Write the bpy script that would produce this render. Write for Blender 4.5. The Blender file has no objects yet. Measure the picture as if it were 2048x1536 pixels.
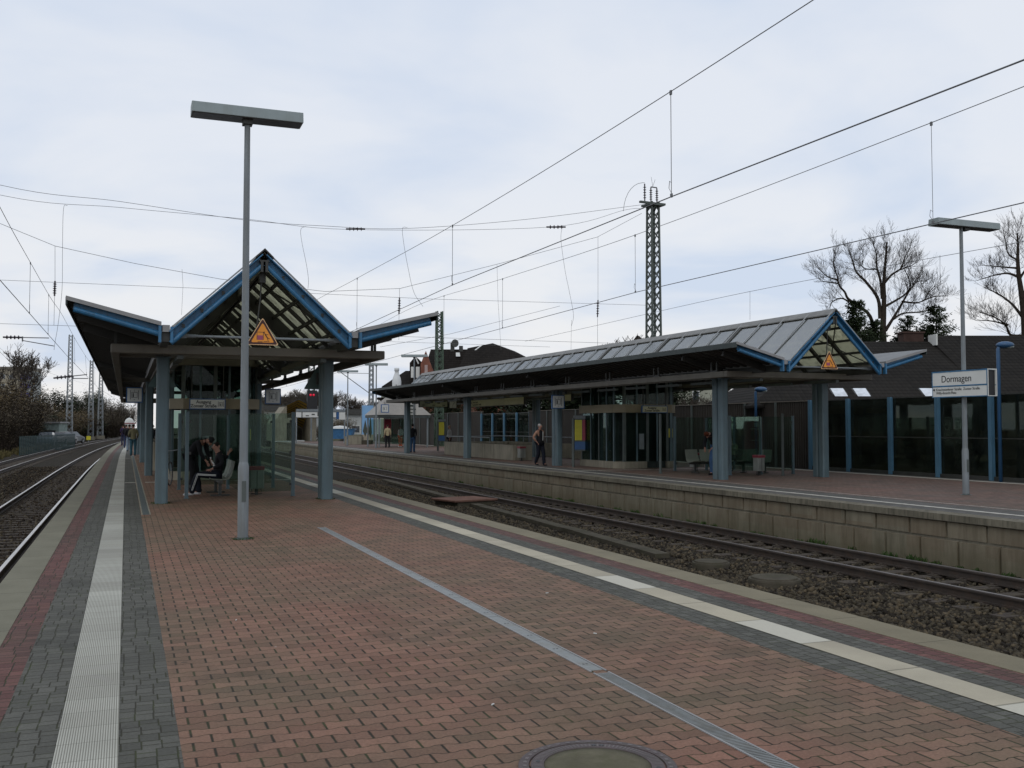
import bpy, math, random
import numpy as np
from mathutils import Vector, Matrix
random.seed(7); rng = np.random.default_rng(7)
R_ = math.radians
S = bpy.context.scene
# ---------------- camera ----------------
FPX = 1990.; CX, CY, EYE = 1024., 768., 1.65
YAW = R_(21.2); PIT = math.atan(84 / FPX)
cam = bpy.data.objects.new('camera', bpy.data.cameras.new('camera')); S.collection.objects.link(cam)
cam.location = (0, 0, EYE); cam.rotation_euler = (R_(90) + PIT, 0, -YAW)
cam.data.sensor_width = 36; cam.data.lens = 36 * FPX / 2048; cam.data.clip_end = 3000; cam.data.clip_start = .05
S.camera = cam
# ---------------- sky and light ----------------
S.view_settings.view_transform = 'Standard'; S.view_settings.look = 'None'
S.view_settings.exposure = 0; S.view_settings.gamma = 1; S.view_settings.use_curve_mapping = False
SUN_EL, SUN_AZ = R_(42), R_(215)          # azimuth clockwise from +Y
W = bpy.data.worlds.new('World'); S.world = W; W.use_nodes = True
nt = W.node_tree; nt.nodes.clear()
def wn(t, **k):
    n = nt.nodes.new(t)
    for a, b in k.items(): setattr(n, a, b)
    return n
out = wn('ShaderNodeOutputWorld'); bg = wn('ShaderNodeBackground'); bg.inputs[1].default_value = .1
sky = wn('ShaderNodeTexSky', sky_type='NISHITA'); sky.sun_disc = False; sky.sun_elevation = SUN_EL; sky.sun_rotation = SUN_AZ
sky.air_density = 1.2; sky.dust_density = 3
tc = wn('ShaderNodeTexCoord'); sep = wn('ShaderNodeSeparateXYZ'); nt.links.new(tc.outputs['Generated'], sep.inputs[0])
# flat cloud deck: project the direction on a plane overhead
def wm(op, a, b=None, c=None):
    n = wn('ShaderNodeMath', operation=op)
    for i, v in enumerate((a, b, c)):
        if v is None: continue
        if isinstance(v, (int, float)): n.inputs[i].default_value = v
        else: nt.links.new(v, n.inputs[i])
    return n.outputs[0]
zc = wm('ADD', wm('MAXIMUM', sep.outputs[2], 0.0), .16)
cmb = wn('ShaderNodeCombineXYZ')
nt.links.new(wm('DIVIDE', sep.outputs[0], zc), cmb.inputs[0]); nt.links.new(wm('DIVIDE', sep.outputs[1], zc), cmb.inputs[1])
nz = wn('ShaderNodeTexNoise'); nz.inputs['Scale'].default_value = 1.3; nz.inputs['Detail'].default_value = 5; nz.inputs['Roughness'].default_value = .5; nz.inputs['Distortion'].default_value = .3
nt.links.new(cmb.outputs[0], nz.inputs['Vector'])
cr = wn('ShaderNodeValToRGB'); nt.links.new(nz.outputs[0], cr.inputs[0])
e = cr.color_ramp.elements; e[0].position = .34; e[0].color = (6.5, 7.35, 8.8, 1); e[1].position = .56; e[1].color = (8.05, 8.45, 9.2, 1)
hz = wn('ShaderNodeValToRGB'); nt.links.new(sep.outputs[2], hz.inputs[0])
hz.color_ramp.elements[0].position = .0; hz.color_ramp.elements[0].color = (1, 1, 1, 1); hz.color_ramp.elements[1].position = .26; hz.color_ramp.elements[1].color = (0, 0, 0, 1)
warm = wn('ShaderNodeMix', data_type='RGBA'); nt.links.new(wm('MULTIPLY', hz.outputs[0], wm('MINIMUM', wm('MAXIMUM', wm('MULTIPLY_ADD', nz.outputs[0], 3.4, -1.15), 0.), 1.)), warm.inputs[0])
nt.links.new(cr.outputs[0], warm.inputs[6]); warm.inputs[7].default_value = (9.5, 9.3, 9.1, 1)
mx = wn('ShaderNodeMix', data_type='RGBA'); mx.inputs[0].default_value = .93
nt.links.new(sky.outputs[0], mx.inputs[6]); nt.links.new(warm.outputs[2], mx.inputs[7])
nt.links.new(mx.outputs[2], bg.inputs[0]); nt.links.new(bg.outputs[0], out.inputs[0])
sl = bpy.data.lights.new('sun', 'SUN'); sl.energy = .55; sl.angle = R_(18); sl.color = (1, .96, .9)
sun = bpy.data.objects.new('sun', sl); S.collection.objects.link(sun)
sd = Vector((math.sin(SUN_AZ) * math.cos(SUN_EL), math.cos(SUN_AZ) * math.cos(SUN_EL), math.sin(SUN_EL)))
sun.rotation_euler = sd.to_track_quat('Z', 'Y').to_euler(); sun.location = (0, -20, 40)
# ---------------- pixel helper (photograph pixel at a depth -> point) ----------------
_F = Vector((math.sin(YAW) * math.cos(PIT), math.cos(YAW) * math.cos(PIT), math.sin(PIT)))
_R = Vector((math.cos(YAW), -math.sin(YAW), 0)); _U = _R.cross(_F)
FH = Vector((math.sin(YAW), math.cos(YAW), 0))
def ray(px, py): return _F + _R * ((px - CX) / FPX) + _U * ((CY - py) / FPX)
def D(px, py, d): r = ray(px, py); return Vector((0, 0, EYE)) + r * (d / r.dot(FH))
def PY(px, py, y): r = ray(px, py); return Vector((0, 0, EYE)) + r * (y / r.y)
def PX(px, py, x): r = ray(px, py); return Vector((0, 0, EYE)) + r * (x / r.x)
def PZ(px, py, z=0): r = ray(px, py); return Vector((0, 0, EYE)) + r * ((z - EYE) / r.z)
# ---------------- mesh builder ----------------
class MB:
    def __init__(s): s.v = []; s.f = []; s.m = []; s.cur = 0
    def add(s, vs, fs):
        o = len(s.v); s.v += [tuple(p) for p in vs]; s.f += [tuple(i + o for i in f) for f in fs]; s.m += [s.cur] * len(fs); return s
    def box(s, x0, x1, y0, y1, z0, z1):
        return s.add([(x0, y0, z0), (x1, y0, z0), (x1, y1, z0), (x0, y1, z0), (x0, y0, z1), (x1, y0, z1), (x1, y1, z1), (x0, y1, z1)],
                     [(0, 3, 2, 1), (4, 5, 6, 7), (0, 1, 5, 4), (1, 2, 6, 5), (2, 3, 7, 6), (3, 0, 4, 7)])
    def cb(s, x, y, z, a, b, c): return s.box(x - a / 2, x + a / 2, y - b / 2, y + b / 2, z - c / 2, z + c / 2)
    def bar(s, p, q, w, h, up=(0, 0, 1)):
        p, q = Vector(p), Vector(q); d = (q - p).normalized(); u = Vector(up)
        if abs(d.dot(u)) > .99: u = Vector((1, 0, 0))
        a = d.cross(u).normalized() * (w / 2); b = a.cross(d).normalized() * (h / 2)
        vs = [e + a * i + b * j for e in (p, q) for i, j in ((-1, -1), (1, -1), (1, 1), (-1, 1))]
        return s.add(vs, [(0, 1, 2, 3), (7, 6, 5, 4), (0, 4, 5, 1), (1, 5, 6, 2), (2, 6, 7, 3), (3, 7, 4, 0)])
    def tube(s, pts, r, n=8, cap=True):
        pts = [Vector(p) for p in pts]; rs = r if isinstance(r, (list, tuple)) else [r] * len(pts)
        vs = []; prev = None
        for i, p in enumerate(pts):
            d = (pts[min(i + 1, len(pts) - 1)] - pts[max(i - 1, 0)]).normalized()
            u = prev if prev is not None else (Vector((0, 0, 1)) if abs(d.z) < .9 else Vector((1, 0, 0)))
            a = (u - d * u.dot(d)).normalized(); prev = a; b = d.cross(a)
            vs += [p + (a * math.cos(2 * math.pi * k / n) + b * math.sin(2 * math.pi * k / n)) * rs[i] for k in range(n)]
        fs = [(i * n + k, i * n + (k + 1) % n, (i + 1) * n + (k + 1) % n, (i + 1) * n + k) for i in range(len(pts) - 1) for k in range(n)]
        if cap: fs += [tuple(range(n))[::-1], tuple(range((len(pts) - 1) * n, len(pts) * n))]
        return s.add(vs, fs)
    def lathe(s, prof, x=0, y=0, z=0, n=24):
        vs = [(x + r * math.cos(2 * math.pi * k / n), y + r * math.sin(2 * math.pi * k / n), z + h) for r, h in prof for k in range(n)]
        fs = [(i * n + k, i * n + (k + 1) % n, (i + 1) * n + (k + 1) % n, (i + 1) * n + k) for i in range(len(prof) - 1) for k in range(n)]
        return s.add(vs, fs + [tuple(range(n))[::-1], tuple(range((len(prof) - 1) * n, len(prof) * n))])
    def ext(s, poly, fn, t0, t1):
        """extrude a 2-D polygon: fn(u, v, t) -> point"""
        n = len(poly); vs = [fn(u, v, t) for t in (t0, t1) for u, v in poly]
        return s.add(vs, [tuple(range(n))[::-1], tuple(range(n, 2 * n))] + [(i, (i + 1) % n, n + (i + 1) % n, n + i) for i in range(n)])
    def quad(s, a, b, c, d): return s.add([a, b, c, d], [(0, 1, 2, 3)])
    def ball(s, x, y, z, rx, ry=None, rz=None, n=10, m=6):
        ry = ry or rx; rz = rz or rx
        prof = [(math.sin(math.pi * i / m), -math.cos(math.pi * i / m)) for i in range(1, m)]
        vs = [(x + rx * r * math.cos(2 * math.pi * k / n), y + ry * r * math.sin(2 * math.pi * k / n), z + rz * h) for r, h in prof for k in range(n)]
        fs = [(i * n + k, i * n + (k + 1) % n, (i + 1) * n + (k + 1) % n, (i + 1) * n + k) for i in range(m - 2) for k in range(n)]
        vs += [(x, y, z - rz), (x, y, z + rz)]; b = (m - 1) * n
        fs += [((k + 1) % n, k, b) for k in range(n)] + [((m - 2) * n + k, (m - 2) * n + (k + 1) % n, b + 1) for k in range(n)]
        return s.add(vs, fs)
    def build(s, name, mat, parent=None, smooth=False, bevel=0, **tags):
        me = bpy.data.meshes.new(name); me.from_pydata(s.v, [], s.f)
        mats = mat if isinstance(mat, (list, tuple)) else [mat]
        for m in mats: me.materials.append(m)
        if len(mats) > 1: me.polygons.foreach_set('material_index', s.m)
        if smooth: me.polygons.foreach_set('use_smooth', [True] * len(me.polygons))
        me.update()
        o = bpy.data.objects.new(name, me); S.collection.objects.link(o)
        if parent is not None: o.parent = parent
        if bevel:
            b = o.modifiers.new('bevel', 'BEVEL'); b.width = bevel; b.segments = 2; b.limit_method = 'ANGLE'
        if tags: tag(o, **tags)
        return o
def tag(o, label=None, cat=None, group=None, kind=None):
    if label: o['label'] = label
    if cat: o['category'] = cat
    if group: o['group'] = group
    if kind: o['kind'] = kind
    return o
def thing(name, label, cat, loc=(0, 0, 0), rz=0, group=None, kind=None):
    o = bpy.data.objects.new(name, None); o.empty_display_size = .2; S.collection.objects.link(o)
    o.location = loc; o.rotation_euler = (0, 0, rz); return tag(o, label, cat, group, kind)
def dup(o, loc=None, rz=None, label=None, group=None, sc=None, parent=None):
    c = o.copy(); S.collection.objects.link(c)
    if parent is not None: c.parent = parent
    if loc is not None: c.location = loc
    if rz is not None: c.rotation_euler = (0, 0, rz)
    if sc is not None: c.scale = sc if isinstance(sc, (tuple, list)) else (sc,) * 3
    if label: c['label'] = label
    if group: c['group'] = group
    for ch in o.children: dup(ch, parent=c)
    return c
def struct(mb, name, mat, **k):
    smooth = k.pop('smooth', False); o = mb.build(name, mat, smooth=smooth); return tag(o, kind='structure', **k)
def text(name, body, size, mat, parent, loc, rot, align='LEFT', squash=1, depth=.002, bold=0):
    cu = bpy.data.curves.new(name, 'FONT'); cu.body = body; cu.size = size; cu.align_x = align; cu.extrude = depth; cu.offset = bold
    cu.space_line = .95
    t = bpy.data.objects.new(name, cu); S.collection.objects.link(t)
    bpy.context.view_layer.update()
    me = bpy.data.meshes.new_from_object(t); bpy.data.objects.remove(t)
    me.materials.clear(); me.materials.append(mat)
    o = bpy.data.objects.new(name, me); S.collection.objects.link(o); o.parent = parent
    o.location = loc; o.rotation_euler = rot; o.scale = (squash, 1, 1); return o
# ---------------- materials ----------------
def newmat(name):
    m = bpy.data.materials.new(name); m.use_nodes = True; m.node_tree.nodes.clear(); return m
class NT:
    def __init__(s, m): s.t = m.node_tree
    def n(s, t, **k):
        x = s.t.nodes.new(t)
        for a, b in k.items(): setattr(x, a, b)
        return x
    def l(s, a, b): s.t.links.new(a, b)
    def put(s, v, sock):
        if isinstance(v, (int, float)): sock.default_value = v
        elif isinstance(v, (tuple, list)): sock.default_value = tuple(v) + ((1,) if len(v) == 3 and len(sock.default_value) == 4 else ())
        else: s.l(v, sock)
    def m(s, op, a, b=None, c=None, clamp=False):
        x = s.n('ShaderNodeMath', operation=op); x.use_clamp = clamp
        for i, v in enumerate((a, b, c)):
            if v is not None: s.put(v, x.inputs[i])
        return x.outputs[0]
    def mix(s, f, a, b, mode='MIX'):
        x = s.n('ShaderNodeMix', data_type='RGBA', blend_type=mode); s.put(f, x.inputs[0]); s.put(a, x.inputs[6]); s.put(b, x.inputs[7]); return x.outputs[2]
    def noise(s, vec, scale, detail=4, rough=.55):
        x = s.n('ShaderNodeTexNoise'); x.inputs['Scale'].default_value = scale; x.inputs['Detail'].default_value = detail; x.inputs['Roughness'].default_value = rough
        s.l(vec, x.inputs['Vector']); return x.outputs[0]
    def ramp(s, v, p0, p1, c0=(0, 0, 0), c1=(1, 1, 1)):
        x = s.n('ShaderNodeValToRGB'); s.l(v, x.inputs[0]); e = x.color_ramp.elements
        e[0].position = p0; e[1].position = p1; e[0].color = (*c0, 1); e[1].color = (*c1, 1); return x.outputs[0]
    def pos(s):
        g = s.n('ShaderNodeNewGeometry'); x = s.n('ShaderNodeSeparateXYZ'); s.l(g.outputs['Position'], x.inputs[0]); return g.outputs['Position'], x.outputs
    def scalev(s, v, k):
        x = s.n('ShaderNodeVectorMath', operation='MULTIPLY'); s.l(v, x.inputs[0]); x.inputs[1].default_value = k; return x.outputs[0]
    def white(s, a, b):
        c = s.n('ShaderNodeCombineXYZ'); s.put(a, c.inputs[0]); s.put(b, c.inputs[1]); w = s.n('ShaderNodeTexWhiteNoise', noise_dimensions='3D'); s.l(c.outputs[0], w.inputs[0]); return w.outputs[0]
    def fin(s, col, rough=.6, metal=0, height=None, hs=.01, bs=1, spec=.5, **ex):
        b = s.n('ShaderNodeBsdfPrincipled'); s.put(col, b.inputs['Base Color']); s.put(rough, b.inputs['Roughness']); s.put(metal, b.inputs['Metallic']); b.inputs['Specular IOR Level'].default_value = spec
        if height is not None:
            u = s.n('ShaderNodeBump'); u.inputs['Distance'].default_value = hs; u.inputs['Strength'].default_value = bs; s.l(height, u.inputs['Height']); s.l(u.outputs[0], b.inputs['Normal'])
        for k, v in ex.items(): s.put(v, b.inputs[k.replace('_', ' ')])
        o = s.n('ShaderNodeOutputMaterial'); s.l(b.outputs[0], o.inputs[0]); return b
def L(r, g, b): return tuple((x / 255 / 12.92) if x <= 10 else ((x / 255 + .055) / 1.055) ** 2.4 for x in (r, g, b))
def plain(name, col, rough=.55, metal=0, var=.25, scale=3., bump=.0, dirt=None, streak=False, spec=.5):
    """painted or bare surface with uneven tone; dirt = second colour, streaks run down"""
    if rough > .7: spec = .12
    m = newmat(name); t = NT(m); p, x = t.pos()
    v = t.noise(p, scale, 5); fine = t.noise(p, scale * 14, 3)
    a = tuple(c * (1 - var) for c in col); b = tuple(min(1, c * (1 + var)) for c in col)
    c = t.mix(t.ramp(v, .3, .7), a, b); c = t.mix(t.m('MULTIPLY', fine, .25), c, tuple(k * .75 for k in col))
    if dirt:
        sv = t.noise(t.scalev(p, (1, 1, .12) if streak else (1, 1, 1)), scale * (5 if streak else 1.3), 6, .65)
        c = t.mix(t.m('MULTIPLY', t.ramp(sv, .45, .72), .75), c, dirt)
    if streak and dirt: c = t.mix(t.m('MULTIPLY', t.ramp(t.noise(p, 16, 5, .75), .66, .74), .6), c, (.05, .032, .02))
    t.fin(c, t.m('MULTIPLY_ADD', fine, .2, rough - .1), metal, fine if bump else None, bump, spec=spec)
    return m
def glassmat(name, tint, gl=.08, rough=.02, frost=0):
    m = newmat(name); t = NT(m)
    tr = t.n('ShaderNodeBsdfTransparent'); tr.inputs[0].default_value = (*tint, 1)
    g = t.n('ShaderNodeBsdfGlossy'); g.inputs['Roughness'].default_value = rough; g.inputs[0].default_value = (.9, .95, .95, 1)
    fr = t.n('ShaderNodeFresnel'); fr.inputs[0].default_value = 1.5
    f = t.m('MULTIPLY', fr.outputs[0], .32, clamp=True)
    x = t.n('ShaderNodeMixShader'); t.l(f, x.inputs[0]); t.l(tr.outputs[0], x.inputs[1]); t.l(g.outputs[0], x.inputs[2])
    d = t.n('ShaderNodeBsdfDiffuse'); d.inputs[0].default_value = (.12, .15, .13, 1)
    p, _ = t.pos(); nv = t.noise(p, 2.2, 5)
    y = t.n('ShaderNodeMixShader'); t.l(t.m('MULTIPLY', t.ramp(nv, .3, .8), frost), y.inputs[0]); t.l(x.outputs[0], y.inputs[1]); t.l(d.outputs[0], y.inputs[2])
    o = t.n('ShaderNodeOutputMaterial'); t.l(y.outputs[0], o.inputs[0]); return m
def paving(name, ca, cb, cw, lx, ly, wave=0, joint=.0035, moss=.35, x0=0, patch=.5, jc=(.03, .028, .018), grad=None):
    m = newmat(name); t = NT(m); p, (X, Y, Z) = t.pos()
    X = t.m('SUBTRACT', X, x0)
    # slight unevenness of the laid lines
    wob = t.m('MULTIPLY_ADD', t.noise(p, .8, 2), .012, -.006); Y0 = t.m('ADD', Y, wob); X0 = t.m('ADD', X, t.m('MULTIPLY', wob, .6))
    if wave:      # bone-shaped stones: every second joint line waves the other way
        sn = t.m('SINE', t.m('MULTIPLY', X0, 2 * math.pi / lx)); sn = t.m('MINIMUM', t.m('MAXIMUM', t.m('MULTIPLY', sn, 2.2), -1.), 1.)
        k = t.m('FLOOR', t.m('ADD', t.m('DIVIDE', Y0, ly), .5)); par = t.m('MODULO', t.m('ADD', k, 1000.), 2.)
        of = t.m('MULTIPLY', sn, t.m('MULTIPLY_ADD', par, -2 * wave, wave)); d0 = t.m('SUBTRACT', t.m('SUBTRACT', Y0, t.m('MULTIPLY', k, ly)), of)
        row = t.m('SUBTRACT', k, t.m('LESS_THAN', d0, 0.)); dy = t.m('MULTIPLY', t.m('ABSOLUTE', d0), 1.7); sh = t.m('MULTIPLY_ADD', t.m('MODULO', t.m('ADD', row, 1000.), 2.), .5, -.75)
        c = t.m('ADD', t.m('DIVIDE', X0, lx), sh); ci = t.m('FLOOR', c); fx = t.m('SUBTRACT', c, ci)
        dx = t.m('MULTIPLY', t.m('MINIMUM', fx, t.m('SUBTRACT', 1., fx)), lx * .8)
    else:
        X0 = t.m('ADD', X0, t.m('MULTIPLY_ADD', t.white(t.m('FLOOR', t.m('DIVIDE', Y0, ly * 1.37)), 5.), .05, -.025))
        ci = t.m('FLOOR', t.m('DIVIDE', X0, lx)); fx = t.m('SUBTRACT', t.m('DIVIDE', X0, lx), ci)
        r = t.m('ADD', t.m('DIVIDE', Y0, ly * 2), t.m('MULTIPLY', ci, .37)); r0 = t.m('FLOOR', r); fr = t.m('SUBTRACT', r, r0); hi = t.m('GREATER_THAN', fr, .37); row = t.m('MULTIPLY_ADD', r0, 2., hi)
        dy = t.m('MULTIPLY', t.m('MINIMUM', t.m('MINIMUM', fr, t.m('SUBTRACT', 1., fr)), t.m('ABSOLUTE', t.m('SUBTRACT', fr, .37))), ly * 2); dx = t.m('MULTIPLY', t.m('MINIMUM', fx, t.m('SUBTRACT', 1., fx)), lx)
    d = t.m('MINIMUM', dy, dx)
    jw = t.m('MULTIPLY_ADD', t.noise(p, 9, 2), joint * 1.2, joint * .5)
    face = t.m('DIVIDE', t.m('SUBTRACT', d, t.m('MULTIPLY', jw, .5)), jw, clamp=True)
    rnd = t.white(ci, row); big = t.noise(p, .42, 4, .6); fine = t.noise(p, 60, 3); mid = t.noise(p, 4, 4)
    col = t.mix(t.ramp(big, .38, .62), ca, cb)
    if grad: col = t.mix(t.m('MULTIPLY', t.ramp(t.noise(p, .9, 3), .42, .62), patch), col, grad)
    col = t.mix(t.m('MULTIPLY', rnd, .35), col, cw)
    k = t.m('MULTIPLY_ADD', fine, .9, .55); cc = t.n('ShaderNodeCombineXYZ'); [t.l(k, cc.inputs[i]) for i in range(3)]
    col = t.mix(1., col, cc.outputs[0], 'MULTIPLY')
    k2 = t.m('MULTIPLY_ADD', t.m('MULTIPLY', rnd, mid), .6, .82); cc2 = t.n('ShaderNodeCombineXYZ'); [t.l(k2, cc2.inputs[i]) for i in range(3)]
    col = t.mix(1., col, cc2.outputs[0], 'MULTIPLY')
    jcol = t.mix(t.ramp(mid, .45, .7), jc, (.045, .055, .02))
    col = t.mix(t.m('SUBTRACT', 1., face), col, jcol)
    # small pale specks: chewing gum, grit
    vo = t.n('ShaderNodeTexVoronoi'); vo.inputs['Scale'].default_value = 3.1; t.l(p, vo.inputs['Vector'])
    sp = t.m('LESS_THAN', vo.outputs['Distance'], .035); sp = t.m('MULTIPLY', sp, t.m('GREATER_THAN', t.noise(p, 1.7, 1), .52))
    col = t.mix(t.m('MULTIPLY', sp, .5), col, (.42, .40, .35))
    # soaked-in stains, trodden gum and dirt drifts
    st = t.m('MULTIPLY', t.ramp(t.noise(t.scalev(p, (1, .6, 1)), 1.35, 6, .7), .54, .70), .5); col = t.mix(st, col, tuple(k * .42 for k in cb))
    v2 = t.n('ShaderNodeTexVoronoi'); v2.inputs['Scale'].default_value = 2.1; v2.inputs['Randomness'].default_value = 1; t.l(t.scalev(p, (1, 1, 1)), v2.inputs['Vector'])
    col = t.mix(t.m('MULTIPLY', t.m('LESS_THAN', v2.outputs['Distance'], .045), .45), col, (.03, .028, .022))
    col = t.mix(t.m('MULTIPLY', t.ramp(t.noise(p, 22, 4, .7), .6, .75), .35), col, (.05, .045, .03))
    h = t.m('ADD', face, t.m('MULTIPLY_ADD', rnd, .25, t.m('MULTIPLY', fine, .3)))
    t.fin(col, t.m('MULTIPLY_ADD', mid, .25, .6), 0, h, .004, .9, spec=.14); return m
def tactile(name, base, x0, plate=.3, rib=.0125, ribs=1., bright=.5):
    m = newmat(name); t = NT(m); p, (X, Y, Z) = t.pos()
    r = t.m('DIVIDE', Y, plate); row = t.m('FLOOR', r); fy = t.m('SUBTRACT', r, row)
    rnd = t.white(row, 3.); rnd2 = t.white(t.m('FLOOR', t.m('DIVIDE', Y, plate * 4)), 7.)
    s = t.m('MULTIPLY_ADD', t.m('SINE', t.m('MULTIPLY', t.m('SUBTRACT', X, x0), 2 * math.pi / rib)), .5, .5)
    big = t.noise(p, 1.1, 4); fine = t.noise(p, 45, 3)
    col = t.mix(t.m('MULTIPLY_ADD', rnd, .5, t.m('MULTIPLY', rnd2, .4)), tuple(c * .72 for c in base), tuple(min(.6, c * (1 + bright * .5)) for c in base))
    col = t.mix(t.m('MULTIPLY', t.ramp(big, .45, .75), .55), col, tuple(c * .5 for c in base))
    col = t.mix(t.m('MULTIPLY', t.m('SUBTRACT', 1., t.ramp(s, .15, .6)), .75 * ribs), col, (.06, .055, .035))
    if bright > .6: col = t.mix(t.m('GREATER_THAN', rnd, .76), col, (.50, .48, .40))
    jn = t.m('LESS_THAN', t.m('MINIMUM', fy, t.m('SUBTRACT', 1., fy)), .012)
    col = t.mix(t.m('MULTIPLY', jn, .6), col, (.05, .05, .03)); col = t.mix(t.m('MULTIPLY', fine, .35), col, tuple(c * .6 for c in base))
    t.fin(col, .7, 0, s, .003, .8 * ribs, spec=.3); return m
def coping(name, ca, cb, ln=1.):
    m = newmat(name); t = NT(m); p, (X, Y, Z) = t.pos()
    r = t.m('DIVIDE', Y, ln); row = t.m('FLOOR', r); fy = t.m('SUBTRACT', r, row); rnd = t.white(row, 1.)
    a = t.noise(p, 1.5, 6, .65); f = t.noise(p, 70, 3)
    col = t.mix(t.ramp(a, .35, .68), ca, cb); col = t.mix(t.m('MULTIPLY', rnd, .35), col, tuple(c * .65 for c in ca)); col = t.mix(t.m('MULTIPLY', f, .4), col, tuple(c * .55 for c in cb))
    jn = t.m('LESS_THAN', t.m('MINIMUM', fy, t.m('SUBTRACT', 1., fy)), .005 / ln)
    col = t.mix(t.m('MULTIPLY', jn, .85), col, (.025, .025, .015)); t.fin(col, .8, 0, f, .003, spec=.3); return m
def blockwall(name):
    m = newmat(name); t = NT(m); p, (X, Y, Z) = t.pos()
    a = t.noise(p, 1.2, 6, .6); st = t.noise(t.scalev(p, (1, 1, .13)), 6, 6, .7); f = t.noise(p, 50, 3)
    rnd = t.white(t.m('FLOOR', t.m('DIVIDE', Y, .97)), t.m('FLOOR', t.m('DIVIDE', Z, .35)))
    col = t.mix(t.ramp(a, .3, .7), (.225, .202, .148), (.16, .142, .102))
    col = t.mix(t.m('MULTIPLY', t.ramp(st, .42, .72), .7), col, (.065, .058, .038))
    col = t.mix(t.m('MULTIPLY', rnd, .4), col, (.14, .095, .06)); col = t.mix(t.m('MULTIPLY', t.ramp(st, .62, .75), .5), col, (.34, .30, .21))
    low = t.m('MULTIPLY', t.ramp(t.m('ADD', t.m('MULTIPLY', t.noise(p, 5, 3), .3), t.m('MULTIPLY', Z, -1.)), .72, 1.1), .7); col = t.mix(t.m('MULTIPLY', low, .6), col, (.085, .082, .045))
    t.fin(col, .85, 0, f, .004, spec=.2); return m
def tiles(name, ca, cb, ux, along, course=.33, wide=.3):
    """roof tiles: rows by height above ground, columns along a horizontal direction"""
    m = newmat(name); t = NT(m); p, (X, Y, Z) = t.pos()
    dv = t.n('ShaderNodeVectorMath', operation='DOT_PRODUCT'); t.l(p, dv.inputs[0]); dv.inputs[1].default_value = along
    r = t.m('DIVIDE', Z, course * ux); row = t.m('FLOOR', r); fy = t.m('SUBTRACT', r, row)
    c = t.m('DIVIDE', dv.outputs['Value'], wide); ci = t.m('FLOOR', c); fx = t.m('SUBTRACT', c, ci)
    rnd = t.white(ci, row); big = t.noise(p, .35, 5, .65)
    col = t.mix(t.ramp(big, .35, .65), ca, cb); col = t.mix(t.m('MULTIPLY', rnd, .5), col, tuple(k * 1.25 for k in ca))
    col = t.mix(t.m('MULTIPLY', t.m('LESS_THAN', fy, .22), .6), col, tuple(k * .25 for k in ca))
    h = t.m('ADD', t.m('SUBTRACT', 1., fy), t.m('MULTIPLY', t.m('SINE', t.m('MULTIPLY', fx, math.pi)), .5))
    t.fin(col, .85, 0, h, .03, 1, spec=.04); return m
def foliage(name, ca, cb, rough=.7):
    m = newmat(name); t = NT(m); p, _ = t.pos()
    g = t.n('ShaderNodeObjectInfo'); c = t.mix(t.ramp(t.noise(p, 1.4, 3), .35, .65), ca, cb)
    c = t.mix(t.m('MULTIPLY', t.white(t.noise(p, 9, 1), g.outputs['Random']), .3), c, tuple(k * 1.5 for k in cb)); t.fin(c, rough, spec=.08); return m
M = {}
M['red'] = paving('red_pavers', (.198, .104, .073), (.155, .105, .071), (.215, .117, .083), .2, .122, .0085, .0048, grad=(.118, .102, .064), jc=(.022, .019, .012))
M['grey'] = paving('grey_pavers', (.092, .091, .078), (.071, .071, .060), (.105, .103, .09), .1, .1, 0, .0035, x0=.29)
M['redstrip'] = paving('red_edge_pavers', (.125, .055, .05), (.085, .05, .042), (.14, .075, .06), .11, .1, 0, .0035, x0=.05)
M['tac'] = tactile('ribbed_slabs', (.50, .49, .42), -.31)
M['tac2'] = tactile('edge_slabs', (.42, .375, .28), 4.8, plate=.9, ribs=.35, bright=.9)
M['cop'] = coping('coping_concrete', (.20, .19, .135), (.15, .142, .098))
M['cop2'] = coping('coping_weathered', (.23, .20, .13), (.16, .14, .09))
M['lip'] = plain('lip_concrete', (.16, .145, .11), .85, var=.3, scale=2, dirt=(.03, .03, .022), streak=True, bump=.003)
M['block'] = blockwall('block_concrete')
M['ppave'] = paving('far_platform_pavers', (.15, .088, .070), (.12, .085, .068), (.16, .1, .08), .2, .122, .0085, .003, grad=(.085, .08, .07))
M['ppgrey'] = paving('far_grey_pavers', (.10, .095, .088), (.08, .078, .07), (.11, .105, .1), .2, .1, 0, .003)
M['white'] = plain('white_line_paint', (.52, .50, .43), .7, var=.2, scale=4, dirt=(.16, .15, .12))
M['conc'] = plain('concrete', (.25, .23, .18), .85, var=.2, scale=1.5, dirt=(.12, .11, .08), streak=True, bump=.003)
M['concd'] = plain('old_concrete', (.075, .066, .05), .9, var=.3, scale=2, dirt=(.05, .05, .03), bump=.004)
M['steel'] = plain('grey_steel_paint', (.175, .20, .215), .45, var=.12, scale=2.5, dirt=(.12, .125, .115), streak=True)
M['steeld'] = plain('green_grey_steel', (.07, .085, .08), .5, var=.2, scale=3)
M['lamp'] = plain('lamp_housing_grey', (.235, .28, .285), .5, var=.08, scale=2, dirt=(.19, .22, .21), streak=True)
M['lampu'] = plain('lamp_diffuser', (.045, .04, .042), .35, var=.15, scale=6)
M['col'] = plain('column_blue_grey', (.088, .135, .155), .5, var=.2, scale=1.2, dirt=(.058, .075, .075), streak=True)
M['blue'] = plain('blue_steel_paint', (.026, .135, .27), .42, var=.15, scale=3, dirt=(.025, .075, .12), streak=True)
M['cap'] = plain('zinc_edge', (.24, .24, .24), .5, var=.12, scale=3, dirt=(.2, .2, .19))
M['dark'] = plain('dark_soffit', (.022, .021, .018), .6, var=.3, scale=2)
M['dsteel'] = plain('dark_steel', (.035, .036, .032), .5, var=.3, scale=3)
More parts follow.
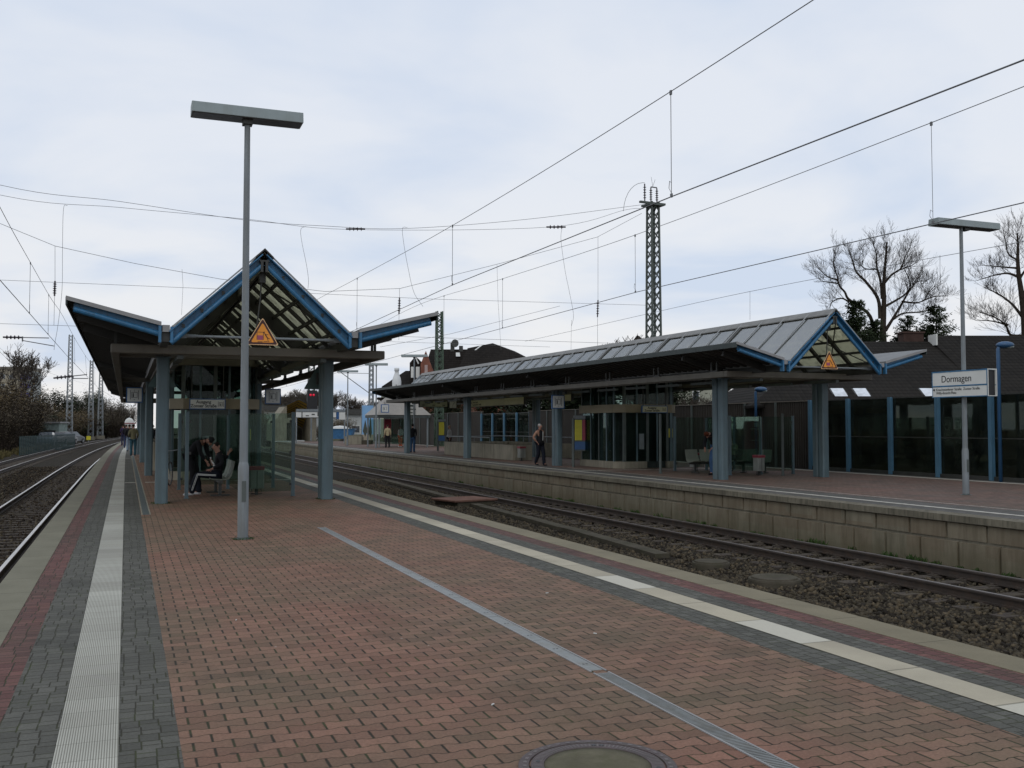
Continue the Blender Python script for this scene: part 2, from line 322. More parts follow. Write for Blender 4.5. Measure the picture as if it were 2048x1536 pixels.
M['beam'] = plain('beam_taupe', (.13, .118, .095), .6, var=.15, scale=2, dirt=(.09, .08, .06))
M['beige'] = plain('beige_panel', (.24, .205, .135), .6, var=.1, scale=2)
M['dblue'] = plain('sign_blue', (.02, .09, .24), .4, var=.1)
M['panel'] = plain('sign_white', (.60, .61, .58), .4, var=.06, scale=2)
M['cream'] = plain('sign_cream', (.47, .45, .28), .45, var=.08, scale=2)
M['black'] = plain('black_paint', (.012, .012, .014), .5, var=.2)
M['orange'] = plain('sign_orange', (.72, .27, .02), .4, var=.06)
M['maroon'] = plain('sign_dark_border', (.045, .008, .006), .5, var=.1)
M['pink'] = plain('sign_pink', (.30, .06, .12), .5, var=.1)
M['teal'] = plain('teal_plate', (.045, .085, .08), .5, var=.15)
M['rail'] = plain('rail_side_rust', (.035, .026, .02), .7, var=.3, scale=5, dirt=(.06, .035, .02))
M['railtop'] = plain('rail_head_shine', (.55, .53, .5), .28, .9, var=.1)
M['railtopd'] = plain('rail_head_dull', (.16, .14, .13), .45, .6, var=.15)
M['sleep'] = plain('sleeper_wood', (.06, .05, .042), .85, var=.35, scale=4, dirt=(.10, .085, .06), bump=.005)
M['ballast'] = plain('ballast_ground', (.021, .0155, .0105), .95, var=.5, scale=6, bump=.02, dirt=(.03, .03, .015))
M['wire'] = plain('catenary_wire', (.12, .125, .13), .6)
M['insu'] = plain('insulator_brown', (.035, .025, .03), .3)
M['mast'] = plain('mast_green', (.07, .085, .075), .6, var=.2, scale=2)
M['mastf'] = plain('mast_grey', (.21, .23, .24), .6, var=.15, scale=2)
M['zinc'] = plain('channel_zinc', (.20, .215, .21), .45, .35, var=.18, scale=5, dirt=(.14, .13, .1))
M['iron'] = plain('manhole_iron', (.085, .062, .062), .6, .3, var=.25, scale=7, dirt=(.05, .05, .035), bump=.002)
M['moss'] = plain('manhole_concrete_moss', (.115, .105, .072), .9, var=.25, scale=6, dirt=(.08, .08, .045), bump=.004)
M['glass'] = glassmat('shelter_glass', (.74, .82, .78), frost=.05)
M['glassd'] = glassmat('lift_glass', (.45, .54, .51), frost=.08)
M['wallglass'] = glassmat('noise_wall_glass', (.33, .36, .32), frost=.10)
M['corr'] = plain('corrugated_brown', (.034, .029, .024), .6, var=.2, scale=1.2, dirt=(.03, .028, .022), streak=True)
M['brick'] = plain('brick_red', (.20, .085, .06), .85, var=.25, scale=3)
M['redbin'] = plain('red_plastic', (.20, .025, .038), .4, var=.1)
M['bluep'] = plain('skip_blue', (.03, .13, .28), .5)
M['yellow'] = plain('timetable_yellow', (.62, .55, .03), .45, var=.08)
M['crim'] = plain('poster_red', (.33, .03, .06), .45)
M['posterblue'] = plain('poster_sky', (.20, .40, .66), .5, var=.1, scale=.6)
M['bark'] = plain('bark_dark', (.035, .028, .022), .9, var=.3, scale=6)
M['barkl'] = plain('bark_grey', (.065, .055, .045), .9, var=.3, scale=6)
M['brush'] = foliage('autumn_leaves', (.085, .06, .03), (.12, .09, .045))
M['brush2'] = foliage('brown_thicket', (.060, .046, .032), (.078, .064, .042))
M['ever'] = foliage('evergreen_needles', (.016, .024, .012), (.028, .038, .018))
M['green'] = foliage('weed_green', (.03, .06, .018), (.05, .08, .025))
M['grass'] = foliage('dry_grass', (.075, .07, .03), (.11, .09, .04))
M['roofd'] = tiles('slate_roof', (.019, .0165, .0145), (.013, .0115, .0105), .6, tuple(_R), .34, .3)
M['rooft'] = tiles('brown_roof_tiles', (.022, .020, .0175), (.014, .013, .012), .5, tuple(_R), .30, .22)
m = newmat('canopy_glass'); t = NT(m); p, _ = t.pos()
tl = t.n('ShaderNodeBsdfTranslucent'); tl.inputs[0].default_value = (.80, .79, .62, 1)
df = t.n('ShaderNodeBsdfDiffuse'); t.put(t.mix(t.ramp(t.noise(p, 2.5, 4), .4, .65), (.10, .105, .10), (.16, .155, .135)), df.inputs[0])
gl = t.n('ShaderNodeBsdfGlossy'); gl.inputs['Roughness'].default_value = .12; gl.inputs[0].default_value = (.8, .85, .9, 1)
fr = t.n('ShaderNodeFresnel'); fr.inputs[0].default_value = 1.42
tp = t.n('ShaderNodeBsdfTransparent'); tp.inputs[0].default_value = (.66, .66, .56, 1); a0 = t.n('ShaderNodeMixShader'); a0.inputs[0].default_value = .40; t.l(tp.outputs[0], a0.inputs[1]); t.l(tl.outputs[0], a0.inputs[2])
a = t.n('ShaderNodeMixShader'); t.l(t.m('MULTIPLY_ADD', t.ramp(t.noise(p, 5., 5, .7), .5, .62), .25, .18), a.inputs[0]); t.l(a0.outputs[0], a.inputs[1]); t.l(df.outputs[0], a.inputs[2])
b = t.n('ShaderNodeMixShader'); t.l(t.m('MULTIPLY', fr.outputs[0], .32), b.inputs[0]); t.l(a.outputs[0], b.inputs[1]); t.l(gl.outputs[0], b.inputs[2])
o = t.n('ShaderNodeOutputMaterial'); t.l(b.outputs[0], o.inputs[0]); M['roofglass'] = m
# =====================================================================
# THE SETTING: ground, ballast, platforms, tracks (they bend right beyond Y = 50)
# =====================================================================
def off(y): return max(0., y - 50) ** 2 / 4700
def ys(y0, y1):
    a = [y0]; y = y0
    while y < y1:
        y += 8 if y >= 46 else 20
        a.append(min(y, y1))
    return a
def strip(mb, x0, x1, y0, y1, z, zb=None):
    """ribbon following the track bend; with zb it is a solid slab"""
    Y = ys(y0, y1)
    if zb is None:
        for a, b in zip(Y, Y[1:]): mb.quad((x0 + off(a), a, z), (x1 + off(a), a, z), (x1 + off(b), b, z), (x0 + off(b), b, z))
    else:
        prof = [(x0, zb), (x1, zb), (x1, z), (x0, z)]; vs = []; fs = []
        for y in Y: vs += [(px + off(y), y, pz) for px, pz in prof]
        for i in range(len(Y) - 1):
            for k in range(4): fs.append((i * 4 + k, i * 4 + (k + 1) % 4, i * 4 + 4 + (k + 1) % 4, i * 4 + 4 + k))
        fs += [(0, 3, 2, 1), tuple(len(vs) - 4 + k for k in range(4))]; mb.add(vs, fs)
    return mb
g = MB(); nx = 60
m_ground = plain('ground_earth', (.075, .068, .042), .95, var=.35, scale=.25, dirt=(.045, .05, .022), bump=.02)
g.quad((-600, -60, -1.15), (700, -60, -1.15), (700, 1400, -1.15), (-600, 1400, -1.15)); struct(g, 'ground', m_ground)
struct(strip(MB(), -13, -1.25, -4, 340, -.98), 'ballast_bed', M['ballast'])
struct(strip(MB(), 5.9, 14.4, -4, 340, -.97), 'ballast_bed', M['ballast'])
# ---- near island platform ----
b = MB(); strip(b, -1.12, 5.87, -4, 150, -.012, -1.2); struct(b, 'platform', M['conc'])
def ribbon(name, mat, x0, x1, z=0, y0=-4, y1=150, zb=None): return struct(strip(MB(), x0, x1, y0, y1, z, zb), name, mat)
ribbon('coping', M['cop'], -1.2, -.85, .004, zb=-.14)
ribbon('pavement', M['redstrip'], -.85, -.62)
ribbon('pavement', M['grey'], -.62, -.31)
ribbon('tactile_strip', M['tac'], -.31, -.01, .004)
ribbon('pavement', M['grey'], -.01, .29)
ribbon('pavement', M['red'], .29, 4.47)
ribbon('pavement', M['grey'], 4.47, 4.79)
ribbon('tactile_strip', M['tac2'], 4.79, 5.08, .004)
ribbon('pavement', M['grey'], 5.08, 5.35)
ribbon('pavement', M['redstrip'], 5.35, 5.6)
ribbon('coping', M['cop2'], 5.6, 5.95, .004, zb=-.14)
mk = MB()
for y in (31.1, 54.3):
    mk.quad((-.0, y - .1, .005), (.29, y - .1, .005), (.29, y + .1, .005), (-.0, y + .1, .005)); mk.quad((.55, y - .1, .005), (1.0, y - .1, .005), (1.0, y + .1, .005), (.55, y + .1, .005))
    mk.quad((2.9, y - .1, .005), (4.79, y - .1, .005), (4.79, y + .1, .005), (2.9, y + .1, .005))
struct(mk, 'painted_line', M['white'])
# ---- far platform ----
P2X = 14.3
b = MB(); strip(b, P2X + .1, 24.45, -4, 108, -.012, -1.2); struct(b, 'platform', M['conc'])
ribbon('coping', M['lip'], P2X, P2X + .42, .004, y1=108, zb=-.12)
ribbon('pavement', M['ppgrey'], P2X + .42, 15.3, y1=108)
ribbon('tactile_strip', M['white'], 15.3, 15.44, .004, y1=108)
ribbon('pavement', M['ppgrey'], 15.44, 16.2, y1=108)
ribbon('pavement', M['ppave'], 16.2, 23.7, y1=108)
ribbon('painted_line', M['white'], 23.7, 23.95, y1=108)
ribbon('pavement', M['ppgrey'], 23.95, 24.4, y1=108)
mk = MB()
for y in (33.4, 56.5): mk.quad((15.44, y - .09, .006), (21.5, y - .09, .006), (21.5, y + .09, .006), (15.44, y + .09, .006))
mk.quad((16.3, 8, .006), (16.35, 8, .006), (16.35, 36, .006), (16.3, 36, .006)); struct(mk, 'painted_line', M['white'])
# concrete block face: two courses of real blocks, the lower standing 3 cm proud
w = MB()
def blk(x, y0, y1, z0, z1, j=.008):
    e = .02; o = [off((y0 + y1) / 2)] * 2
    a, c = y0 + j, y1 - j; z0 += j; z1 -= j; X0 = x + o[0]
    w.add([(X0 + .15, a, z0), (X0 + .15, c, z0), (X0 + .15, c, z1), (X0 + .15, a, z1), (X0, a + e, z0 + e), (X0, c - e, z0 + e), (X0, c - e, z1 - e), (X0, a + e, z1 - e)],
          [(4, 7, 6, 5), (0, 4, 5, 1), (1, 5, 6, 2), (2, 6, 7, 3), (3, 7, 4, 0)])
y = 2.
while y < 107:
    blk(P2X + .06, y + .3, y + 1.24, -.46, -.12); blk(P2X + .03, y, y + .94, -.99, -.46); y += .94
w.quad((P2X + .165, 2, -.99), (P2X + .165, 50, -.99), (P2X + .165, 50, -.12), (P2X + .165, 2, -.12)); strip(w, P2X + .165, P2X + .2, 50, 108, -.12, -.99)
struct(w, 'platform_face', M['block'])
# ---- tracks ----
def rail_prof(mb, x, z, y0, y1, head=False):
    if head: strip(mb, x - .034, x + .034, y0, y1, z + .002, z - .016)
    else: strip(mb, x - .033, x + .033, y0, y1, z - .0, z - .04); strip(mb, x - .009, x + .009, y0, y1, z - .04, z - .13); strip(mb, x - .066, x + .066, y0, y1, z - .13, z - .155)
def track(label, xc, y0, y1, half, shine, near, sleepers_deep=0):
    t = thing('railway_track', label, 'railway track', (0, 0, 0), kind='structure')
    for sx in (-half, half):
        b = MB(); rail_prof(b, xc + sx, -.76, y0, y1); r = b.build('rail', M['rail'], t)
        b = MB(); rail_prof(b, xc + sx, -.76, y0, y1, True); b.build('rail_head', shine, r)
    rest = MB(); n = 0; y = near; proto = None
    while y < y1:
        o = off(y)
        if n < 90:
            if proto is None:
                b = MB(); b.box(-1.3, 1.3, -.13, .13, -.2, 0)
                for sx in (-half, half): b.box(sx - .17, sx + .17, -.08, .08, 0, .022); b.cb(sx - .12, 0, .03, .05, .05, .04); b.cb(sx + .12, 0, .03, .05, .05, .04)
                proto = b.build('sleeper', M['sleep'], t, bevel=.01); proto.location = (xc + o, y, -.938 - sleepers_deep)
            else:
                c = proto.copy(); S.collection.objects.link(c); c.parent = t; c.location = (xc + o + random.uniform(-.02, .02), y + random.uniform(-.02, .02), -.938 - sleepers_deep); c.rotation_euler.z = random.uniform(-.01, .01)
        else: rest.box(xc + o - 1.3, xc + o + 1.3, y - .13, y + .13, -1.1, -.938 - sleepers_deep)
        y += .63; n += 1
    if rest.v: tag(rest.build('sleepers', M['sleep'], t), kind='stuff')
    return t
track('railway track with dark rails beside the concrete block platform face', 12.44, -4, 330, .75, M['railtopd'], 6.)
track('railway track with shining rails along the left platform edge', -2.68, -4, 330, .75, M['railtop'], 11.)
track('outer railway track beside the bushes on the left', -7.1, -4, 330, .75, M['railtop'], 26.)
# ---- loose stones: nobody could count them ----
def stones(name, n, fx, s0, s1, zb, mats):
    tpl = np.array([[-1, -1, -1], [1, -1, -1], [1, 1, -1], [-1, 1, -1], [-1, -1, 1], [1, -1, 1], [1, 1, 1], [-1, 1, 1]], float)
    fc = np.array([[0, 3, 2, 1], [4, 5, 6, 7], [0, 1, 5, 4], [1, 2, 6, 5], [2, 3, 7, 6], [3, 0, 4, 7]])
    pos = fx(n); n = len(pos)
    v = tpl[None] * (1 + rng.uniform(-.45, .3, (n, 8, 3))); sz = rng.uniform(s0, s1, (n, 1, 3)) * rng.uniform(.7, 1.25, (n, 1, 1)); v = v * sz
    q = rng.normal(size=(n, 4)); q /= np.linalg.norm(q, axis=1)[:, None]; a, b, c, d = q.T
    Rm = np.stack([np.stack([1 - 2 * (c * c + d * d), 2 * (b * c - a * d), 2 * (b * d + a * c)], -1), np.stack([2 * (b * c + a * d), 1 - 2 * (b * b + d * d), 2 * (c * d - a * b)], -1), np.stack([2 * (b * d - a * c), 2 * (c * d + a * b), 1 - 2 * (b * b + c * c)], -1)], 1)
    v = np.einsum('nij,nkj->nki', Rm, v) + pos[:, None, :]
    f = (fc[None] + 8 * np.arange(n)[:, None, None]).reshape(-1)
    me = bpy.data.meshes.new(name); me.vertices.add(n * 8); me.vertices.foreach_set('co', v.reshape(-1)); me.loops.add(n * 24); me.loops.foreach_set('vertex_index', f)
    me.polygons.add(n * 6); me.polygons.foreach_set('loop_start', np.arange(n * 6) * 4)
    me.polygons.foreach_set('material_index', np.repeat(rng.choice(len(mats), n, p=np.array([.5, .3, .2])), 6)); me.update(calc_edges=True)
    for m_ in mats: me.materials.append(m_)
    o = bpy.data.objects.new(name, me); S.collection.objects.link(o); tag(o, kind='stuff'); return o
sm = [plain('stone_brown_grey', (.062, .052, .036), .9, var=.5, scale=14), plain('stone_dark', (.026, .022, .017), .9, var=.4, scale=14), plain('stone_warm', (.095, .075, .048), .9, var=.4, scale=14)]
def hump(x):      # low heap of ballast between the platform and the track
    return -.985 + .13 * np.exp(-((x - 7.3) / 1.5) ** 2) + .02 * np.sin(x * 5)
def scat(x0, x1, y0, y1, zf, skip=None, fade=True):
    def f(n):
        y = y0 + (y1 - y0) * rng.random(n) ** 1.6; x = rng.uniform(x0, x1, n)
        k = np.ones(n, bool)
        if skip: k = ~skip(x, y)
        x, y = x[k], y[k]; o = np.where(y > 50, (y - 50) ** 2 / 4700, 0)
        return np.stack([x + o, y, zf(x) + rng.uniform(-.01, .035, len(x))], 1)
    return f
sk = lambda x, y: (np.abs(x - (10.15 + .028 * (y - 20))) < .2) & (y > 17)
stones('ballast_stones', 62000, scat(5.97, 11.6, 4, 48, hump, sk), .015, .034, 0, sm)
stones('ballast_stones', 12000, scat(11.7, 14.3, 5, 60, lambda x: x * 0 - .985), .015, .03, 0, sm)
sd_ = [plain('stone_rust', (.042, .032, .022), .9, var=.5, scale=14), plain('stone_darker', (.028, .024, .02), .9, var=.4, scale=14), plain('stone_light', (.08, .066, .045), .9, var=.4, scale=14)]
stones('ballast_stones', 30000, scat(-9.2, -1.25, 11, 70, lambda x: x * 0 - .975), .018, .035, 0, sd_)
# cable trough and covers lying in the ballast
b = MB(); pts = [(10.75, 33), (10.3, 22), (9.95, 17.4)]
for (xa, ya), (xb, yb) in zip(pts, pts[1:]):
    n = int((ya - yb) / .98)
    for i in range(n):
        f0, f1 = i / n, (i + .985) / n; b.bar((xa + (xb - xa) * f0, ya + (yb - ya) * f0, -.925 + random.uniform(-.008, .008)), (xa + (xb - xa) * f1, ya + (yb - ya) * f1, -.925 + random.uniform(-.008, .008)), .32, .1)
for i in range(9): b.bar((10.75 + i * .07, 33.2 + i * 1.4, -.9), (10.82 + i * .07, 34.55 + i * 1.4, -.9), .32, .1)
b.build('cable_trough', M['concd'], bevel=.008, label='line of concrete cable trough covers lying in the ballast', cat='cable trough')
def cover(x, y, r, lab, mat, z=-.86):
    t = thing('shaft_cover', lab, 'shaft cover', (x, y, z)); MB().lathe([(r * 1.02, -.12), (r * 1.02, .0), (r, .03)], n=28).build('rim', M['concd'], t); MB().lathe([(r * .9, .031), (r * .88, .055)], n=28).build('lid', mat, t)
cover(10.05, 13.9, .42, 'round dark concrete shaft cover nearest in the ballast', M['concd'], -.895)
cover(10.1, 15.9, .34, 'round concrete shaft cover at the end of the cable trough', M['concd'], -.885)
t = thing('shaft_cover', 'reddish square slab lying crooked on the ballast beside the track', 'shaft cover', (10.55, 31.6, -.84), .25)
b = MB(); b.box(-.85, .85, -.75, .75, .02, .09); b.build('slab', plain('reddish_slab', (.15, .085, .065), .9), t, bevel=.02); MB().box(-.7, .75, -.7, .7, -.14, .017).build('base', M['concd'], t)
# weeds at the foot of the wall, and on the kerb
def tufts(name, pts, hgt, mat, per=14, wid=.02):
    b = MB()
    for x, y, z, s in pts:
        for i in range(per):
            a = random.uniform(0, 6.28); r = random.uniform(0, .12) * s; l = hgt * s * random.uniform(.4, 1); bx, by = x + r * math.cos(a), y + r * math.sin(a)
            tx, ty = bx + random.uniform(-.6, .6) * l, by + random.uniform(-.6, .6) * l; w2 = wid * s; ca, sa = math.cos(a), math.sin(a)
            b.add([(bx - w2 * ca, by - w2 * sa, z), (bx + w2 * ca, by + w2 * sa, z), ((bx + tx) / 2 + w2 * ca, (by + ty) / 2 + w2 * sa, z + l * .6), (tx, ty, z + l)], [(0, 1, 2, 3)])
    o = b.build(name, mat); tag(o, kind='stuff'); return o
pts = []
y = 9.
while y < 75:
    if random.random() < .5: pts.append((P2X - .02 - random.uniform(0, .12) + off(y), y, -.97, random.uniform(.5, 1.25)))
    y += random.uniform(.12, .5)
tufts('weeds', pts, .13, M['green'], 26, .016)
pts = [(random.uniform(-13.5, -9.4), random.uniform(18, 160), -1.0, random.uniform(.8, 2.2)) for _ in range(700)]
tufts('dry_grass', [(x + off(y), y, z, s) for x, y, z, s in pts], .3, M['grass'], 14, .03)
# =====================================================================
# DRAIN CHANNELS AND MANHOLE IN THE NEAR PLATFORM
# =====================================================================
t = thing('drain_channel', 'long metal drain channel running through the red paving in the foreground', 'drain channel', (2.99, 0, 0))
b = MB(); b.box(-.062, -.05, 6.1, 16.3, -.01, .007); b.box(.05, .062, 6.1, 16.3, -.01, .007); b.build('edge_profile', M['cap'], t)
b = MB()
for i in range(10): y0 = 6.13 + i * 1.016; b.box(-.047, .047, y0, y0 + 1.005, -.01, .004)
b.build('cover_plate', M['zinc'], t, bevel=.002)
b = MB()
for i in range(20): y0 = 6.3 + i * .508; b.box(-.02, -.006, y0, y0 + .02, .004, .0048); b.box(.006, .02, y0, y0 + .02, .004, .0048)
b.build('slots', M['black'], t)
b = MB(); b.box(-.06, -.048, 1.6, 6.06, -.01, .006); b.box(.048, .06, 1.6, 6.06, -.01, .006); b.build('grating_edge', M['cap'], t)
b = MB(); b.box(-.048, .048, 1.6, 6.06, -.012, -.0105); b.build('channel_floor', M['black'], t)
b = MB(); y = 1.62
while y < 6.05: b.box(-.047, .047, y, y + .011, -.01, .004); y += .021
b.build('grating', M['zinc'], t)
t = thing('drain_channel', 'grey drain channel in the dark paving beside the left tactile strip', 'drain channel', (.38, 0, 0))
b = MB(); b.box(-.085, -.06, 19.8, 60, -.01, .006); b.box(.06, .085, 19.8, 60, -.01, .006); b.build('edge_profile', M['conc'], t)
b = MB(); b.box(-.06, .06, 19.8, 60, -.01, .004); b.build('cover_plate', M['steeld'], t)
t = thing('manhole_cover', 'round iron manhole cover with mossy concrete centre at the bottom of the photo', 'manhole cover', (2.16, 4.42, 0))
def ring(mb, r0, r1, z0, z1, n=64): return mb.lathe([(r0, z0), (r1, z0), (r1, z1), (r0, z1), (r0, z0)], n=n)
b = MB(); b.lathe([(.385, -.02), (.385, .006), (.378, .009), (.335, .009), (.333, .003), (.33, -.004)], n=72); b.build('frame', M['iron'], t, smooth=False)
b = MB(); b.lathe([(.325, -.01), (.325, .007), (.32, .009), (.262, .009), (.26, .004)], n=72); b.build('ring', M['iron'], t)
b = MB(); b.lathe([(.26, -.01), (.26, .005), (.2, .008), (.001, .009)], n=48); b.build('concrete_infill', M['moss'], t, smooth=True)
b = MB()
for k in range(40):
    a = 2 * math.pi * k / 40; c, s_ = math.cos(a), math.sin(a)
    b.add([(c * r - s_ * w_, s_ * r + c * w_, .0105) for r, w_ in ((.345, -.012), (.362, -.012), (.362, .012), (.345, .012))], [(0, 1, 2, 3)])
for k in range(90):
    a = 2 * math.pi * k / 90; c, s_ = math.cos(a), math.sin(a)
    b.add([(c * r - s_ * w_, s_ * r + c * w_, .0102) for r, w_ in ((.272, -.004), (.312, -.004), (.312, .004), (.272, .004))], [(0, 1, 2, 3)])
b.build('raised_pattern', plain('worn_iron', (.12, .10, .095), .5, .3), t)
for a in (60, 68, 240, 248, 150, 330):
    a = R_(a); MB().tube([(.292 * math.cos(a), .292 * math.sin(a), .0), (.292 * math.cos(a), .292 * math.sin(a), .0112)], .012, 12).build('lifting_hole', M['black'], t)
# litter on the paving
lit = [(2.05, 5.6), (3.5, 7.2), (3.9, 9.1), (.9, 8.8)]
for i, (x, y, lab) in enumerate([(*a, b_) for a, b_ in zip(lit, ('nearest to the manhole cover', 'right of the drain channel', 'near the right grey border', 'near the left grey border'))]):
    o = MB().box(-.014, .014, -.004, .004, 0, .006).build('cigarette_end', M['panel'], None, label='small white cigarette end on the red paving ' + lab, cat='litter', group='cigarette ends on the paving')
    o.location = (x, y, .002); o.rotation_euler.z = random.uniform(0, 3)
# =====================================================================
# CANOPIES
# =====================================================================
M['fascia'] = plain('fascia_green', (.025, .036, .034), .5)
M['wingtop'] = plain('wing_roof_sheet', (.15, .155, .155), .55, var=.15)
M['glaz'] = plain('glazing_bar_zinc', (.27, .28, .28), .45, var=.1)
def deep_w(i): return .30 if i % 4 == 0 else .07
def canopy(label, cx, y0, ln, rz, rows, ring_y, group, CW):
    c = thing('platform_canopy', label, 'canopy', (cx, y0, 0), rz, group)
    HW, VX, GX, AP, EV = 3.48, 1.86, 1.67, 5.0, 3.48      # half width, wing root, glass eave, apex height, eave height
    tipz, rootz = 3.93, 3.52
    sl_ = (AP - EV) / GX
    # glass gable roof
    for s in (-1, 1):
        b = MB(); n = round(ln / 1.12); st = ln / n
        b.ext([(0, AP + .0), (s * GX, EV), (s * GX, EV - .012), (0, AP - .012)], lambda u, v, t: (u, t, v), .02, ln - .02)
        gr = b.build('glass_roof', M['roofglass'], c)
        b = MB()
        for i in range(n + 1): y = min(max(i * st, .03), ln - .03); b.bar((s * .06, y, AP + .0), (s * (GX + .02), y, EV - .0), .028, .036, (0, 1, 0))
        b.bar((s * GX * .985, 0, EV + .03), (s * GX * .985, ln, EV + .03), .06, .03); b.build('glazing_bars', M['glaz'], gr)
        # rafters, purlins and wind bracing below the glass
        b = MB()
        for i in range(n + 1):
            y = i * st
            if i in (0, n): continue
            deep = .30 if i % 4 == 0 else .13
            b.bar((s * .07, y, AP - .02 - deep / 2 - .05), (s * GX, y, EV - .02 - deep / 2 - .02), deep_w(i), deep, (0, 1, 0))
        for k in (.22, .45, .68, .88):
            x = s * GX * k; b.bar((x, .1, AP - sl_ * abs(x) - .13), (x, ln - .1, AP - sl_ * abs(x) - .13), .05, .07)
        i = 0
        while (i + 2) * st < ln:
            if i % 8 in (0, 4):
                ya, yb = i * st + .1, (i + 2) * st; b.bar((s * .1, ya, AP - .26), (s * GX, yb, EV - .1), .03, .03); b.bar((s * .1, yb, AP - .26), (s * GX, ya, EV - .1), .03, .03)
            i += 1
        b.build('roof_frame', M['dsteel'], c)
        # gable end I-beams, blue
        for ye, sg in ((0, 1), (ln, -1)):
            b = MB(); h = .17
            nx_, nz_ = sl_ / math.hypot(sl_, 1), 1 / math.hypot(sl_, 1)
            for dz, tw, th, yo in ((-.012, .19, .022, .075), (-.10, .02, .17, .13)):
                b.bar((s * .035, ye + sg * yo, AP + dz * 1.25 - .03), (s * (GX + .05), ye + sg * yo, EV + dz * 1.25 - .06), tw, th, (0, 0, 1))
            b.tube([(s * .05, ye + sg * .07, AP - .265), (s * (GX + .02), ye + sg * .07, EV - .285)], .047, 12)
            b.box(min(s * (GX - .02), s * (GX + .03)), max(s * (GX - .02), s * (GX + .03)), *( (ye, ye + .14) if sg > 0 else (ye - .14, ye)), 3.2, 3.5)
            b.build('gable_beam', M['blue'], c)
        # gutter
        b = MB(); lo, hi = sorted((s * (GX + .04), s * (VX - .02)))
        b.box(lo, hi, .03, ln - .03, 3.40, 3.53); b.build('gutter', M['cap'], c)
        # wing roof: thin slab, corrugated soffit, blue end beams
        b = MB(); e0 = s * VX; e1 = s * HW
        b.ext([(e0, rootz), (e1, tipz), (e1, tipz + .055), (e0, rootz + .055)], lambda u, v, t: (u, t, v), 0, ln)
        wr = b.build('wing_roof', M['wingtop'], c)
        for ye in (-.012, ln + .002): MB().ext([(e0, rootz - .01), (e1 + s * .01, tipz - .01), (e1 + s * .01, tipz + .065), (e0, rootz + .065)], lambda u, v, t: (u, t, v), ye, ye + .01).build('edge_trim', M['cap'], wr)
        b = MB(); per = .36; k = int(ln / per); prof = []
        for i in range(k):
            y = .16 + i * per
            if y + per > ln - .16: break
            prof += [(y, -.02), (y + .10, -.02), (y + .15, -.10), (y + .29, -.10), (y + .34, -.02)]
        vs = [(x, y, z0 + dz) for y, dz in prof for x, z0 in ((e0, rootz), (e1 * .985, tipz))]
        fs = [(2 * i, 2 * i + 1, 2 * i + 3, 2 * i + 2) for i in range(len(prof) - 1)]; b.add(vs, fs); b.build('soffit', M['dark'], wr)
        b = MB()
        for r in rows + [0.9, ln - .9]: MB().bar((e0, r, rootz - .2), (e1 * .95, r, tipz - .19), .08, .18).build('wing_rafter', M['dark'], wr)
        b = MB(); b.bar((e1, 0, tipz - .03), (e1, ln, tipz - .015), .03, .14); b.build('eave_fascia', M['fascia'], wr)
        for ye, sg in ((0, 1), (ln, -1)):
            b = MB()
            b.bar((e0, ye + sg * .15, rootz - .07), (e1 * .965, ye + sg * .15, tipz - .07), .02, .17); b.tube([(e0, ye + sg * .09, rootz - .165), (e1 * .965, ye + sg * .09, tipz - .165)], .052, 12)
            lo, hi = sorted((e0, e0 + s * .05)); b.box(lo, hi, *((ye, ye + .14) if sg > 0 else (ye - .14, ye)), 3.2, 3.52); b.build('end_beam', M['blue'], wr)
        # dark web between gutter and beams at the front
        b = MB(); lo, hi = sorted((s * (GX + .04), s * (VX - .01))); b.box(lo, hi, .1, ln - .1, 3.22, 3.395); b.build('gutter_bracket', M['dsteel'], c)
    b = MB(); b.ext([(-.17, AP - .12), (0, AP + .04), (.17, AP - .12), (.17, AP - .09), (0, AP + .075), (-.17, AP - .09)], lambda u, v, t: (u, t, v), -.03, ln + .03); b.build('ridge_cap', plain('ridge_cap_paint', (.16, .16, .15), .5) if y0 > 20 else M['dsteel'], c)
    b = MB(); b.box(-.07, -.02, .02, ln - .02, 4.62, 4.82); b.box(.02, .07, .02, ln - .02, 4.62, 4.82); b.box(-.09, .09, .02, ln - .02, 4.82, 4.85); b.build('ridge_beam', M['dsteel'], c)
    b = MB(); b.tube([(0, .35, 4.75), (-.04, .33, 4.1), (-.12, .31, 3.4)], .016, 6); b.box(-.06, .06, .28, .4, 4.45, 4.7); b.build('hanging_rod', M['dsteel'], c)
    # tie rod with forked ends
    for ye in (.3, ln - .3):
        b = MB(); b.tube([(-1.36, ye, 3.36), (1.36, ye, 3.36)], .026, 12); b.tube([(-1.42, ye, 3.36), (-1.22, ye, 3.36)], .036, 12); b.tube([(1.22, ye, 3.36), (1.42, ye, 3.36)], .036, 12)
        for s in (-1, 1):
            for dy in (-.03, .03): b.box(min(s * 1.40, s * 1.60), max(s * 1.40, s * 1.60), ye + dy - .008, ye + dy + .008, 3.315, 3.405)
            b.tube([(s * 1.54, ye - .05, 3.36), (s * 1.54, ye + .05, 3.36)], .022, 10)
        b.build('tie_rod', M['steel'], c, smooth=False)
    # ring beam carried by the columns
    RX = 2.75; r0, r1 = ring_y, ln - 1.2
    b = MB()
    b.box(-RX, RX, r0, r0 + .18, 3.09, 3.27); b.box(-RX, RX, r1 - .18, r1, 3.09, 3.27)
    for s in (-1, 1):
        b.box(min(s * RX, s * (RX - .16)), max(s * RX, s * (RX - .16)), r0 + .18, r1 - .18, 3.09, 3.27)
    b.build('ring_beam', M['beam'], c, bevel=.02)
    b = MB()
    for r in rows: b.box(-RX + .16, RX - .16, r - .09, r + .09, 3.12, 3.26)
    b.box(-1.72, -1.60, r0 + .2, r1 - .2, 3.14, 3.28); b.box(1.60, 1.72, r0 + .2, r1 - .2, 3.14, 3.28); b.build('cross_beam', M['beam'], c)
